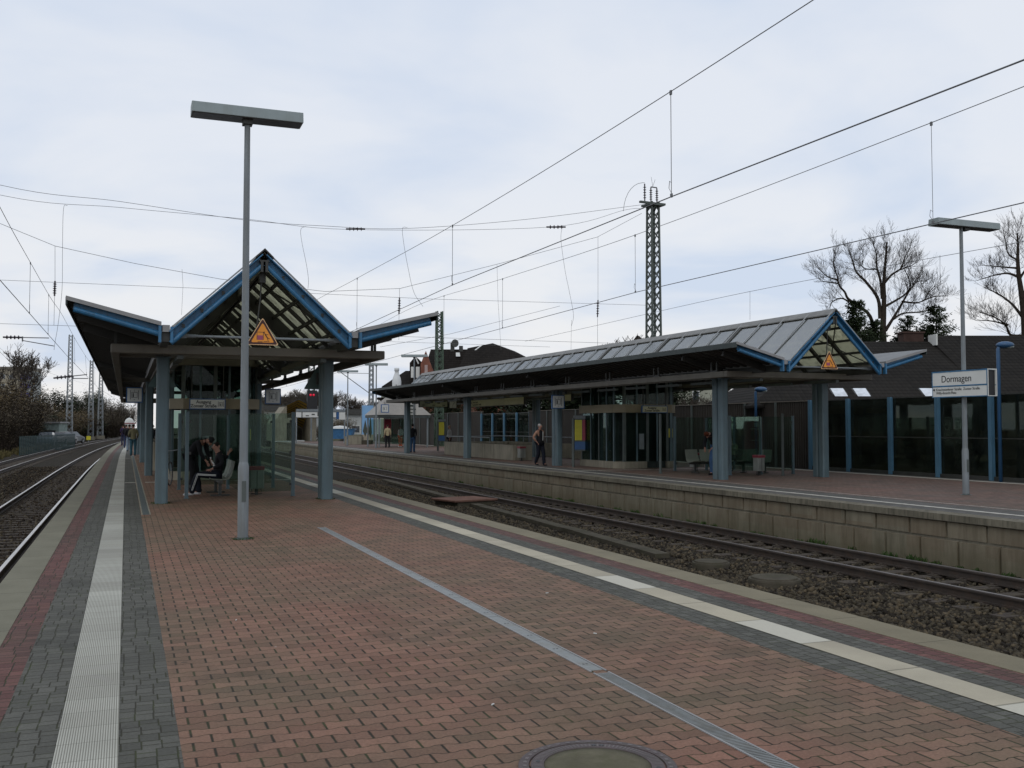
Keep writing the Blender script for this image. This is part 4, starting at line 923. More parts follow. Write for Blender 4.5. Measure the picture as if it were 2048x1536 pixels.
def person(label, loc, rz, top, legs, shoes=(.02, .02, .02), hair=(.02, .015, .01), pose={}, sc=1., group=None, skirt=None, hairlong=False, bare_arm=False, extra=None):
    t = thing('person', label, 'person', loc, rz, group); t.scale = (sc,) * 3
    J = dict(pel=(0, 0, .96), sp=(0, 0, 1.13), ch=(0, 0, 1.33), nk=(0, .01, 1.49), hb=(0, -.005, 1.56), hm=(0, -.015, 1.645), ht=(0, -.005, 1.71),
             sl=(.17, 0, 1.43), el=(.235, .03, 1.16), wl=(.24, -.05, .92), sr=(-.17, 0, 1.43), er=(-.235, .03, 1.16), wr=(-.24, -.05, .92),
             hl=(.09, 0, .91), kl=(.10, -.02, .5), al=(.10, .03, .09), tl=(.11, -.13, .035), hr=(-.09, 0, .91), kr=(-.10, -.02, .5), ar=(-.10, .03, .09), tr=(-.11, -.13, .035))
    J.update(pose); V = {k: Vector(v) for k, v in J.items()}
    def hand(s):
        w = V['w' + s]; d = (w - V['e' + s]).normalized(); side = d.cross(Vector((0, 1, 0)) if abs(d.y) < .8 else Vector((0, 0, 1))).normalized(); palm = w + d * .07; sg = 1 if s == 'l' else -1; front = side.cross(d).normalized()
        out = [[(w, (.026, .02)), (palm, (.034, .016))]]
        for i, ln in enumerate((.062, .072, .068, .052)):
            o_ = front * ((i - 1.5) * .018); out.append([(palm, (.034, .016)), (palm + o_ + d * .02, .0095), (palm + o_ * 1.1 + d * (.02 + ln * .6) + side * .008 * sg, .0085), (palm + o_ * 1.1 + d * (.02 + ln) + side * .022 * sg, .0075)])
        th = w + d * .025; out.append([(w, (.026, .02)), (th - front * .028, .011), (th - front * .045 + d * .035, .009)])
        return out
    up = (V['ht'] - V['hb']).normalized(); fwd = Vector(pose.get('look', (0, -1, 0))).normalized(); fwd = (fwd - up * fwd.dot(up)).normalized(); rt = fwd.cross(up)
    hm = V['hm']
    ch = [[(V['pel'], (.13, .10)), (V['sp'], (.12, .09)), (V['ch'], (.14, .095)), (V['nk'], (.055, .055)), (V['hb'], (.062, .07)), (hm, (.088, .10)), (V['ht'], (.066, .078))]]
    for s in 'lr':
        ch.append([(V['ch'], (.14, .095)), (V['s' + s], .055), (V['e' + s], .04), (V['w' + s], (.026, .02))]); ch += hand(s)
        ch.append([(V['pel'], (.13, .10)), (V['h' + s], .085), (V['k' + s], .055), (V['a' + s], .036), (V['t' + s], (.035, .028))])
    ch.append([(hm, (.088, .10)), (hm + fwd * .10 - up * .012, .014), (hm + fwd * .118 - up * .022, .009)])
    body = skinobj('body', t, ch, SKIN)
    # clothing over the same skeleton
    dn = (V['pel'] - V['sp']).normalized(); a = [[(V['pel'] + dn * .10, (.165, .135)), (V['pel'] + dn * .04, (.165, .135)), (V['sp'], (.155, .13)), (V['ch'], (.172, .13)), (V['ch'] * .35 + V['nk'] * .65, (.10, .09)), (V['nk'] * .6 + V['hb'] * .4, (.082, .085))]]
    for s in 'lr': a.append([(V['ch'], (.165, .125)), (V['s' + s], .075), (V['e' + s], .06), (V['w' + s] * .88 + V['e' + s] * .12, .045)])
    skinobj('jacket', t, a, pmat(top))
    a = [[(V['pel'] + Vector((0, 0, .02)), (.14, .115))]]
    a = []
    for s in 'lr': a.append([(V['pel'] + Vector((0, 0, .05)), (.15, .12)), (V['h' + s], (.105, .11)), (V['k' + s], (.08, .084)), (V['a' + s] + Vector((0, 0, .03)), (.066, .074)), (V['a' + s] - Vector((0, 0, .04)), (.066, .074))])
    skinobj('trousers', t, a, pmat(legs))
    for s in 'lr':
        A, T_ = V['a' + s], V['t' + s]; d = T_ - A; b = MB(); h_ = A - Vector((d.x, d.y, 0)) * .35
        skinobj('shoe', t, [[(h_ - Vector((0, 0, .035)), (.04, .045)), (A * .5 + T_ * .5 - Vector((0, 0, .01)), (.045, .04)), (T_ + Vector((d.x, d.y, 0)) * .25, (.042, .026))]], pmat(shoes))
    if hair:
        hc = [[(hm - fwd * .045 - up * .055, (.075, .075)), (hm - fwd * .03 + up * .03, (.098, .10)), (hm + up * .085 + fwd * .012, (.078, .09))]]
        if hairlong: hc[0].insert(0, (hm - fwd * .06 - up * .14, (.06, .05)))
        skinobj('hair', t, hc, pmat(hair))
    for s in (-1, 1):
        p = hm + fwd * .094 + rt * .032 * s + up * .008; b = MB(); b.ball(p.x, p.y, p.z, .011, .011, .008, 8, 5); b.build('eye', M['black'], t)
        p = hm + rt * .095 * s - up * .01 - fwd * .005; b = MB(); b.ball(p.x, p.y, p.z, .014, .022, .032, 8, 5); b.build('ear', SKIN, t, smooth=True)
    p = hm + fwd * .098 - up * .052; b = MB(); b.bar(p - rt * .022, p + rt * .022, .008, .008); b.build('mouth', pmat((.18, .06, .05)), t)
    if extra: extra(t, V)
    return t
BLK = (.014, .014, .016); JEAN = (.05, .10, .19)
SIT = dict(pel=(0, .02, .50), sp=(0, .06, .66), ch=(0, .08, .86), nk=(0, .04, 1.02), hb=(0, .01, 1.08), hm=(0, -.02, 1.165), ht=(0, -.01, 1.24), sl=(.17, .07, .97), sr=(-.17, .07, .97),
           hl=(.1, -.02, .49), kl=(.16, -.44, .50), al=(.17, -.46, .10), tl=(.18, -.62, .04), hr=(-.1, -.02, .49), kr=(-.14, -.42, .50), ar=(-.15, -.38, .10), tr=(-.16, -.54, .04))
# seated man in the shelter, looking along -X, turned to the camera
def stripes(t, V):
    for s in 'lr':
        sg = 1 if s == 'l' else -1; b = MB()
        for k in (-.012, .012):
            o_ = Vector((sg * .082, 0, k)); b.bar(V['h' + s] + Vector((sg * .10, 0, k)), V['k' + s] + o_, .008, .014); b.bar(V['k' + s] + Vector((sg * .08, k, 0)), V['a' + s] + Vector((sg * .068, k, .05)), .014, .008, (0, 1, 0))
        b.build('side_stripe', M['panel'], t)
    b = MB(); random.seed(3)
    for i in range(9):
        z = .66 + i * .03; b.bar((.165 , .0 - .02 * i, z), (.16, -.07 - .01 * i, z + random.uniform(-.02, .06)), .012, .02)
    b.build('jacket_print', M['panel'], t)
p_ = dict(SIT); p_.update(el=(.27, .12, .76), wl=(.17, -.12, .64), er=(-.30, .25, .88), wr=(-.30, .30, .97), look=(.75, -.7, -.15), kl=(.15, -.44, .52), al=(.17, -.56, .10), tl=(.2, -.72, .05))
person('man in black tracksuit with white side stripes sitting on the bench in the nearer shelter', (2.02, 24.62, 0), R_(-90), BLK, (.012, .014, .02), (.5, .5, .5), (.015, .012, .01), p_, extra=stripes)
# person bending down behind him
p_ = dict(pel=(0, .12, .92), sp=(0, .04, 1.08), ch=(0, -.14, 1.22), nk=(0, -.30, 1.27), hb=(0, -.36, 1.28), hm=(0, -.43, 1.27), ht=(0, -.48, 1.29), sl=(.17, -.20, 1.26), sr=(-.17, -.20, 1.26), el=(.2, -.25, .98), er=(-.2, -.26, .98), wl=(.14, -.38, .78), wr=(-.14, -.38, .78), hl=(.09, .1, .88), hr=(-.09, .1, .88), look=(0, -.8, -.6))
person('person in dark coat bending forward behind the seated man in the nearer shelter', (1.62, 26.3, 0), R_(60), BLK, BLK, BLK, (.02, .02, .02), p_)
STR = {}
WALK = dict(hl=(.09, 0, .91), kl=(.09, -.12, .5), al=(.07, -.17, .09), tl=(.07, -.32, .05), kr=(-.07, .02, .5), ar=(-.05, .2, .13), tr=(-.05, .07, .04), el=(.25, .08, 1.16), wl=(.2, .12, .98), er=(-.29, .1, 1.17), wr=(-.21, -.02, 1.0))
p = PZ(1080, 932)
def vest(t, V):
    b = MB(); b.bar((0.02, -.16, 1.42), (.01, -.165, 1.05), .02, .012); b.build('zip', M['panel'], t)
    skinobj('vest', t, [[(V['pel'] - Vector((0, 0, .10)), (.175, .15)), (V['pel'], (.18, .15)), (V['sp'], (.17, .15)), (V['ch'], (.19, .155)), (V['ch'] * .4 + V['nk'] * .6, (.13, .115)), (V['nk'], (.085, .09))]], pmat(BLK))
person('grey haired man walking towards the track in a black vest with tan sleeves', (p.x, p.y, 0), R_(20), (.30, .17, .12), (.012, .014, .022), BLK, (.35, .33, .31), WALK, 1.0, extra=vest)
p = PZ(825, 905); person('standing man in black jacket and blue jeans on the farther platform, seen from behind', (p.x, p.y, 0), R_(150), BLK, JEAN, BLK, (.012, .01, .01), dict(sl=(.2, 0, 1.42), sr=(-.2, 0, 1.42), wl=(.17, -.14, 1.0), wr=(-.17, -.14, 1.0)), 1.02)
p = PY(775, 893, 73.9); person('standing man in beige hooded jacket and black trousers, seen from behind', (p.x, p.y, 0), R_(185), (.36, .30, .18), BLK, BLK, (.02, .015, .01), dict(kl=(.12, -.02, .5), al=(.13, .03, .09), kr=(-.12, -.02, .5), ar=(-.13, .03, .09)), 1.0)
p = PZ(801, 894); person('person in white top and orange skirt inside the small far shelter', (p.x, p.y, 0), R_(-60), (.5, .5, .48), (.55, .10, .03), (.5, .5, .5), (.05, .03, .02), {}, .95, hairlong=True)
p = PZ(899, 905); person('person in grey jacket with dark bag half hidden behind the narrow timetable board', (p.x, p.y, 0), R_(-90), (.25, .25, .25), BLK, BLK, (.25, .2, .15), {}, .98)
p = PZ(1424, 951); q_ = dict(pel=(0, .14, .94), sp=(0, .05, 1.1), ch=(0, -.16, 1.26), nk=(0, -.32, 1.33), hb=(0, -.39, 1.33), hm=(0, -.46, 1.30), ht=(0, -.51, 1.31), sl=(.17, -.2, 1.30), sr=(-.17, -.2, 1.30), el=(.22, -.22, 1.02), er=(-.22, -.22, 1.02), wl=(.12, -.38, .86), wr=(-.12, -.38, .86), hl=(.09, .12, .9), hr=(-.09, .12, .9), look=(0, -.8, -.6))
person('red haired man in dark jacket and jeans bending over beside the front column', (p.x + .1, p.y, 0), R_(-62), BLK, JEAN, BLK, (.09, .025, .012), q_, 1.05)
p_ = dict(SIT); p_.update(el=(.25, -.1, .8), wl=(.1, -.35, .82), er=(-.25, -.1, .8), wr=(-.1, -.35, .80), look=(.6, -.8, 0))
p = PX(1472, 915, 20.6); person('person in light olive top sitting in the farther shelter behind the column', (20.55, p.y + .25, 0), R_(-50), (.28, .28, .17), (.02, .025, .03), BLK, (.02, .015, .01), p_, 1.0)
for px, py, lab, c1, c2, rz in ((266, 912, 'person in olive jacket and jeans standing nearest in the group by the left edge', (.13, .12, .07), (.035, .085, .11), 180), (258, 903, 'person in black jacket and pale jeans in the waiting group at left', BLK, (.20, .26, .34), 190), (252, 896, 'person in black jacket and dark blue trousers in the waiting group at left', BLK, (.035, .045, .09), 170), (246, 891, 'person in purple jacket farthest in the waiting group at left', (.03, .02, .05), (.03, .032, .06), 200), (304, 912, 'person in black coat standing behind the left columns', BLK, BLK, 150)):
    p = PZ(px, py); person(lab, (p.x, p.y, 0), R_(rz), c1, c2, BLK, (.03, .02, .015), dict(wl=(.16, -.16, 1.02), wr=(-.2, -.1, .98)), 1.0, 'people waiting by the left platform edge')
p = PZ(257, 896); t = thing('round_mirror', 'round white mirror with a red band above the waiting people', 'mirror', (p.x + .05, p.y + 6, 0)); z_ = PY(257, 846, p.y + 6).z
MB().tube([(0, .1, 0), (0, .1, z_ + .5)], .04, 8).build('pole', M['steel'], t); b = MB(); b.ball(0, 0, z_, .36, .14, .42, 20, 10); b.build('mirror_shell', M['panel'], t, smooth=True); MB().box(-.38, .5, -.17, -.13, z_ - .06, z_ + .0).build('red_band', M['redbin'], t)
# =====================================================================
# NOISE WALLS BEHIND THE FARTHER PLATFORM
# =====================================================================
def glasswall(label, x, y0, n, st, h, pw=.13):
    t = thing('noise_wall', label, 'noise wall', (x, 0, 0))
    for i in range(n + 1):
        y = y0 + i * st; b = MB(); b.box(-.09, .0, y - pw / 2, y + pw / 2, -.05, h + .02); b.box(0, .012, y - pw / 2 - .03, y + pw / 2 + .03, -.05, h); b.build('post', M['wallpost'], t)
    for i in range(n):
        MB().box(.03, .045, y0 + i * st + .02, y0 + (i + 1) * st - .02, .12, h - .03).build('glass_panel', M['wallglass'], t)
    b = MB(); b.box(-.02, .06, y0, y0 + n * st, -.05, .12); b.build('base_rail', M['dsteel'], t); b = MB(); b.box(.02, .06, y0, y0 + n * st, h - .03, h + .01); b.box(.02, .06, y0, y0 + n * st, h * .48, h * .48 + .03); b.build('top_rail', M['dsteel'], t)
def corrwall(label, x, y0, y1, h, st=2.13, mat='corr', per=.14, posts=True):
    t = thing('noise_wall', label, 'noise wall', (x, 0, 0)); b = MB(); y = y0; pr_ = []
    while y < y1: pr_ += [(0, y), (0, y + per * .45), (.05, y + per * .55), (.05, y + per * .95)]; y += per
    n = len(pr_); vs = [(px, py, z) for z in (0, h) for px, py in pr_]; b.add(vs, [(i, i + 1, n + i + 1, n + i) for i in range(n - 1)]); b.box(.06, .1, y0, y1, 0, h - .01); b.build('corrugated_sheet', M[mat], t)
    b = MB(); b.box(-.03, .12, y0, y1, h, h + .04); b.build('top_rail', M['beam'], t)
    if posts:
        y = y0
        while y <= y1: MB().box(-.07, -.01, y - .05, y + .05, 0, h).build('post', M['steeld'], t); y += st
M['wallpost'] = plain('wall_post_blue', (.065, .15, .225), .45, var=.1)
glasswall('dark glass noise wall with blue posts behind the station name sign', 24.45, 10.07, 10, 2.132, 2.62)
corrwall('dark ribbed noise wall between the blue posts and the far lift tower', 24.5, 31.5, 60.2, 2.6)
glasswall('glass noise wall section with pale posts behind the stair wall', 24.8, 60.6, 4, 2.4, 2.55, .13)
corrwall('plain brown noise wall behind the small platform shelter', 24.9, 70.4, 101, 2.7, 2.8)
# earth bank and clutter behind the dark glass
b = MB(); b.ext([(24.9, -1.2), (27, .45), (60, .6), (60, -1.2)], lambda u, v, q: (u, q, v), 5, 140); tag(b.build('embankment', m_ground), kind='structure')
# =====================================================================
# BUILDINGS (each stands on a frame along the view: right, away, up)
# =====================================================================
def frame_at(px, d): p = D(px, 852, d); return (p.x, p.y, 0)
def hiproof(b, x0, x1, y0, y1, ze, zr, hl=2., hr=2., ov=.4):
    """hip (or gable when hl = 0) roof with ridge along x"""
    ym = (y0 + y1) / 2; th = .12
    A = [(x0 - ov, y0 - ov, ze), (x1 + ov, y0 - ov, ze), (x1 + ov, y1 + ov, ze), (x0 - ov, y1 + ov, ze), (x0 - ov + hl, ym, zr), (x1 + ov - hr, ym, zr)]
    b.add(A + [(x, y, z - th) for x, y, z in A], [(0, 1, 5, 4), (1, 2, 5), (2, 3, 4, 5), (3, 0, 4), (6, 10, 11, 7), (7, 11, 8), (8, 11, 10, 9), (9, 10, 6), (0, 6, 7, 1), (1, 7, 8, 2), (2, 8, 9, 3), (3, 9, 6, 0)])
def wins(t, spec, wall_y, fm='panel', gm=None):
    for x, z, w, h in spec:
        f = MB().box(x - w / 2, x + w / 2, wall_y - .06, wall_y + .02, z - h / 2, z + h / 2).build('window', M[fm], t); MB().box(x - w / 2 + .07, x + w / 2 - .07, wall_y - .065, wall_y - .058, z - h / 2 + .07, z + h / 2 - .07).build('pane', gm or M['pane'], f)
M['pane'] = plain('window_pane', (.05, .06, .07), .1)
M['palewall'] = plain('render_cream', (.36, .37, .30), .85, var=.1, scale=.5); M['darkwall'] = plain('render_dark', (.03, .03, .028), .9)
# long dark tiled building on the right
t = thing('tiled_building', 'long low building with dark brown tiled roof and skylights behind the dark noise wall', 'building', frame_at(1500, 41), -YAW)
b = MB(); b.box(.4, 30, .3, 14, -.5, 2.55); b.build('wall', M['darkwall'], t)
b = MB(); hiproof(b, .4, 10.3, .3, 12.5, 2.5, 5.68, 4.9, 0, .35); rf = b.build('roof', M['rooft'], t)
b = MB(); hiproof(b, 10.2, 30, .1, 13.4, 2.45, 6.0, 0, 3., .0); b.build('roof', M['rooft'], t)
b = MB(); b.box(10.12, 10.19, 5.6, 6.5, 5.45, 5.98); b.build('verge_flashing', M['panel'], rf)
b = MB(); b.box(9.0, 9.95, 6.6, 7.3, 5.2, 6.1); b.box(8.94, 10.01, 6.55, 7.35, 6.1, 6.18); b.build('chimney', plain('chimney_brown', (.06, .038, .032), .9), rf)
for px, d in ((1688, 41.9), (1734, 41.9), (1870, 41.9), (1922, 41.9)):
    x = ((px - CX) * 41.5 - 476 * 41) / FPX; sl = (6.0 - 2.45) / 6.65
    b = MB(); z0, z1 = 2.78, 3.16; y0_, y1_ = (z0 - 2.45) / sl + .1, (z1 - 2.45) / sl + .1; dz = .09
    b.add([(x - .32, y0_, z0 + dz), (x + .32, y0_, z0 + dz), (x + .32, y1_, z1 + dz), (x - .32, y1_, z1 + dz), (x - .32, y0_, z0 - .1), (x + .32, y0_, z0 - .1), (x + .32, y1_, z1 - .1), (x - .32, y1_, z1 - .1)], [(0, 1, 2, 3), (0, 4, 5, 1), (1, 5, 6, 2), (2, 6, 7, 3), (3, 7, 4, 0)])
    s_ = b.build('skylight', M['dsteel'], t); b = MB(); b.add([(x - .27, y0_ + .04, z0 + dz + .03), (x + .27, y0_ + .04, z0 + dz + .03), (x + .27, y1_ - .04, z1 + dz + .01), (x - .27, y1_ - .04, z1 + dz + .01)], [(0, 1, 2, 3)]); b.build('pane', plain('skylight_pane', (.62, .66, .70), .15), s_)
# pale house seen between tower and column
t = thing('pale_house', 'pale green house gable glimpsed between the far lift tower and the front column', 'house', frame_at(1395, 66), -YAW)
b = MB(); b.ext([(-2.2, -.5), (1.6, -.5), (1.6, 3.4), (-.1, 5.4), (-2.2, 2.6)], lambda u, v, q: (u, q, v), 0, 8); b.build('wall', M['palewall'], t); b = MB(); b.bar((-2.5, 4, 2.35), (-.1, 4, 5.55), 8.4, .12, (0, 1, 0)); b.bar((-.1, 4, 5.55), (1.9, 4, 3.2), 8.4, .12, (0, 1, 0)); b.build('roof', M['rooft'], t); wins(t, [(-.1, 3.6, .5, .8), (1.0, 1.6, .7, 1.)], 0)
# brick house beyond the platforms
t = thing('brick_house', 'dark roofed brick house with dormer, skylights and satellite dish beyond the far canopy', 'house', frame_at(850, 100), -YAW)
K = 100 / FPX
def hx(px): return (px - 850) * K
def hzz(py): return EYE + (852 - py) * K
b = MB(); b.box(hx(848) + .3, hx(1040), .6, 11, -.5, hzz(770)); b.box(hx(790), hx(848), 2.2, 10, -.5, hzz(775))
b.ext([(hx(841), hzz(775)), (hx(841), hzz(728)), (hx(851), hzz(702)), (hx(866), hzz(742)), (hx(866), hzz(775))], lambda u, v, q: (u, q, v), -.1, .5); b.build('wall', M['brick'], t)
# main roof: slopes down to us from the ridge at py 690
b = MB()
def roofpoly(pts, th=.18): b.add([p for p in pts] + [(x, y, z - th) for x, y, z in pts], [tuple(range(len(pts))), tuple(range(len(pts), 2 * len(pts)))[::-1]] + [(i, (i + 1) % len(pts), len(pts) + (i + 1) % len(pts), len(pts) + i) for i in range(len(pts))])
roofpoly([(hx(836), .2, hzz(775)), (hx(960), .2, hzz(775)), (hx(945), 5.5, hzz(690)), (hx(852), 5.5, hzz(690))]); roofpoly([(hx(852), 5.5, hzz(690)), (hx(945), 5.5, hzz(690)), (hx(960), 10.8, hzz(775)), (hx(836), 10.8, hzz(775))])
roofpoly([(hx(905), -2.2, hzz(768)), (hx(1062), -2.2, hzz(722)), (hx(1030), 1.5, hzz(700)), (hx(984), 3., hzz(681)), (hx(932), 3.2, hzz(691))]); roofpoly([(hx(984), 3., hzz(681)), (hx(1012), 5, hzz(688)), (hx(1062), 6, hzz(722)), (hx(1040), 1.0, hzz(712))]); roofpoly([(hx(932), 3.2, hzz(691)), (hx(984), 3., hzz(681)), (hx(1012), 9, hzz(720)), (hx(940), 9, hzz(720))])
roofpoly([(hx(760), 1.2, hzz(772)), (hx(842), 1.2, hzz(772)), (hx(842), 5., hzz(736)), (hx(800), 5., hzz(736))]); roofpoly([(hx(800), 5., hzz(736)), (hx(842), 5., hzz(736)), (hx(842), 9., hzz(772)), (hx(770), 9., hzz(772))])
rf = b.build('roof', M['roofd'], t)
b = MB(); b.ext([(hx(818), hzz(768)), (hx(842), hzz(768)), (hx(842), hzz(725)), (hx(829), hzz(712)), (hx(818), hzz(725))], lambda u, v, q: (u, q, v), .4, 4); dm = b.build('dormer', M['roofd'], t)
wins(dm, [(hx(824.5), hzz(744), .38, 1.1), (hx(834.5), hzz(744), .38, 1.1)], .4, 'panel', M['panel'])
b = MB(); b.bar((hx(829), .3, hzz(712)), (hx(836), .3, hzz(727)), .1, .12); b.build('barge_board', M['panel'], dm)
b = MB(); b.box(hx(849), hx(855), -.14, -.05, hzz(746), hzz(730)); b.build('window', plain('pale_pink_frame', (.4, .3, .28), .7), t)
b = MB(); b.box(hx(894), hx(902), 5.2, 5.9, hzz(695), hzz(676)); b.box(hx(912), hx(920), 5.2, 5.9, hzz(695), hzz(683)); b.build('chimney', M['dsteel'], rf)
b = MB(); q = []
for i in range(24): a = 2 * math.pi * i / 24; q.append((.42 * math.cos(a), .42 * math.sin(a)))
b.ext(q, lambda u, v, w_: (hx(904) + u * .9, 4.9 + w_, hzz(678) + v), 0, .08); b.tube([(hx(903), 5, hzz(678)), (hx(901), 5.3, hzz(684))], .04, 6); b.build('satellite_dish', M['dsteel'], rf)
for px, py, w_ in ((912, 701, .42), (957, 693, .5)):
    if px == 912: x = hx(px); pts = [(x - .25, 4.0, hzz(707)), (x + .2, 4.0, hzz(707)), (x + .1, 4.7, hzz(698)), (x - .3, 4.7, hzz(698))]
    else: pts = [(hx(948), .6, hzz(699)), (hx(951), .6, hzz(699)), (hx(963), 1.6, hzz(688)), (hx(959), 1.6, hzz(688))]
    b = MB(); b.add(pts, [(0, 1, 2, 3)]); b.build('skylight', M['panel'], rf)
# white bottle
p = frame_at(793, 96); t = thing('bottle_sculpture', 'big white bottle standing in front of the house roof above the far canopy end', 'bottle sculpture', p, -YAW); k = 96 / FPX; zb = EYE + (852 - 790) * k
b = MB(); b.lathe([(.36, 0), (.42, .15), (.44, 1.3), (.38, 1.65), (.22, 2.05), (.18, 2.3), (.24, 2.34), (.24, 2.6), (.2, 2.62)], z=zb); b.build('bottle', plain('bottle_white', (.62, .64, .64), .45, var=.08), t, smooth=True); b = MB(); b.box(-.3, .3, -.3, .3, 0, zb); b.build('pedestal', M['dsteel'], t); b = MB(); b.bar((-.1, -.46, zb + .5), (.0, -.46, zb + 1.0), .02, .04); b.bar((.0, -.46, zb + 1.), (.15, -.46, zb + .5), .02, .04); b.bar((-.15, -.46, zb + .6), (.1, -.46, zb + .8), .02, .04); b.build('emblem', M['dsteel'], t)
# cream and red facade under the far canopy end
t = thing('brick_building', 'red brick building with cream corner seen below the far canopy end', 'building', frame_at(762, 112), -YAW); k = 112 / FPX
b = MB(); b.box((762 - 762) * k, (768 - 762) * k, 0, 8, -.5, 5.2); b.build('cream_wall', M['palewall'], t); b = MB(); b.box((768 - 762) * k, (1050 - 762) * k, .1, 8, -.5, 4.6); b.build('wall', M['brick'], t); wins(t, [((794 - 762) * k, EYE + 50 * k, .9, .9), ((810 - 762) * k, EYE + 50 * k, .7, .9)], .1); b = MB(); b.box(-.4, 17, -.5, 8.5, 4.6, 4.85); b.build('roof', M['roofd'], t)
# low white works buildings in the far middle
for lab, px0, px1, yt, yb, d, mt_, rt_ in (('long low white building with dark roof edge beyond the end of the farther platform', 640, 760, 829, 872, 175, 'palewhite', 1), ('white flat roofed shop building behind the stair hut', 528, 625, 822, 872, 165, 'palewhite', 1), ('dark green industrial hall behind the stair hut', 500, 632, 797, 872, 215, 'hall', 0)):
    M.setdefault('palewhite', plain('white_render', (.42, .44, .43), .8, var=.1, scale=.3)); M.setdefault('hall', plain('hall_cladding', (.045, .055, .045), .7, var=.1, scale=.3))
    k = d / FPX; t = thing('low_building', lab, 'building', frame_at((px0 + px1) / 2, d), -YAW); w_ = (px1 - px0) / 2 * k; H_ = EYE + (852 - yt) * k
    MB().box(-w_, w_, 0, 14, -1, H_).build('wall', M[mt_], t)
    if rt_: MB().box(-w_ - .3, w_ + .3, -.6, 14.3, H_, H_ + .9).build('roof_edge', M['dsteel'], t); wins(t, [(-w_ + 1.5 + i * 2.4, H_ - 2.6, 1.5, 1.3) for i in range(int(w_ * 2 / 2.5))], 0)
    else: MB().box(-w_, w_, -.1, 14.1, H_, H_ + .3).build('roof_edge', M['dsteel'], t)
# tower block far left
t = thing('apartment_block', 'distant pale apartment block with blue balconies behind the left trees', 'apartment block', frame_at(16, 330), -YAW); k = 330 / FPX; H_ = EYE + (852 - 738) * k
MB().box(-6, 5., 0, 12, -1, H_).build('wall', plain('block_tan', (.30, .27, .21), .9, var=.1, scale=.1), t); MB().box(-6.1, 5.1, -.2, 12.2, H_, H_ + .8).build('parapet', M['beam'], t)
MB().box(5., 5.5, .5, 11, -1, H_ - .5).build('stair_strip', M['palewhite'], t)
for i in range(6): MB().box(4.0, 6.1, -.6, 2.2, H_ - 3.4 - i * 2.9, H_ - 2.0 - i * 2.9).build('balcony', plain('balcony_blue', (.08, .07, .30), .6) if i == 0 else bpy.data.materials['balcony_blue'], t)
wins(t, [(-4.5 + j * 2.6, H_ - 2.6 - i * 2.9, 1.3, 1.3) for i in range(5) for j in range(3)], 0)
# stair hut at the end of the farther platform
t = thing('stair_hut', 'concrete stair hut with slanting yellow timber ceiling at the end of the farther platform', 'stair hut', (0, 112, 0))
xa, xb, xm = 16.55, 19.3, 17.91
b = MB(); b.ext([(15.1, 0), (16.5, 0), (16.5, 3.82), (15.1, 1.95)], lambda u, v, q: (u, q, v), -.1, 5); b.box(16.5, 16.62, -.15, .1, 0, 3.85); b.box(19.2, 19.9, -.1, 5.5, 0, 3.8); b.build('side_wall', M['conc'], t)
b = MB(); b.box(16.62, 17.75, -.05, .1, 2.0, 2.55); b.build('lintel', M['conc'], t)
b = MB(); b.ext([(16.55, 0), (19.4, 0), (19.4, 2), (16.55, 2)], lambda u, v, q: (u, q, v), 5.4, 5.6); b.box(16.6, 17.75, .5, .6, 0, 2); b.build('inner_wall', M['concd'], t)
b = MB()
for i in range(9):
    f0, f1 = i / 9, (i + .72) / 9
    for s in (-1, 1):
        xe = xm + s * 1.45; P = lambda x, z, f: (x, -.1 + 5.2 * f, z - 2.5 * f); b.add([P(xm, 4.56, f0), P(xe, 3.84, f0), P(xe, 3.84, f1), P(xm, 4.56, f1)], [(0, 1, 2, 3)])
b.build('timber_ceiling', plain('yellow_timber', (.42, .27, .05), .6), t)
b = MB()
for s in (-1, 1):
    xe = xm + s * 1.5; v = [(xm, -.15, 4.66), (xe, -.15, 3.93), (xe, 5.2, 1.4), (xm, 5.2, 2.13)]; b.add(v + [(x, y, z - .07) for x, y, z in v], [(0, 1, 2, 3), (7, 6, 5, 4), (0, 4, 5, 1), (1, 5, 6, 2), (2, 6, 7, 3), (3, 7, 4, 0)])
b.build('roof', M['dsteel'], t)
# station banner frame on the far end
a = PY(592, 818, 95); c = PY(690, 835, 95); t = thing('sign_gantry', 'long grey sign beam with white and blue panels on the end of the farther platform', 'sign beam', ((a.x + c.x) / 2, 95, 0)); w_ = (c.x - a.x) / 2
MB().box(-w_, w_, -.08, .08, a.z - .25, a.z).build('beam', M['steel'], t); b = MB(); b.box(-w_, -w_ + .5, -.12, -.06, c.z, a.z - .3); b.box(-w_ + .6, w_ * .1, -.12, -.06, c.z, a.z - .3); b.box(w_ * .2, w_ * .62, -.12, -.06, c.z, a.z - .3); b.box(w_ * .75, w_, -.12, -.06, c.z - .2, a.z - .3); b.build('sign_face', M['panel'], t)
b = MB(); b.box(-w_ + .52, w_ * .64, -.05, .05, c.z - .08, a.z - .24); b.build('sign_back', M['black'], t); MB().box(w_ * .64, w_ * .74, -.1, .0, c.z - .15, a.z - .28).build('blue_field', M['dblue'], t); MB().box(w_ - .1, w_ + .02, -.06, .06, 0, a.z).build('post', M['steel'], t); MB().box(-w_, -w_ + .1, -.06, .06, 0, a.z).build('post', M['steel'], t)
b = MB(); [b.box(-w_ + .9 + i * .55, -w_ + 1.2 + i * .55, -.125, -.12, c.z + .1 + .12 * (i % 2), c.z + .2 + .14 * (i % 3)) for i in range(5)]; b.build('print', M['dsteel'], t)
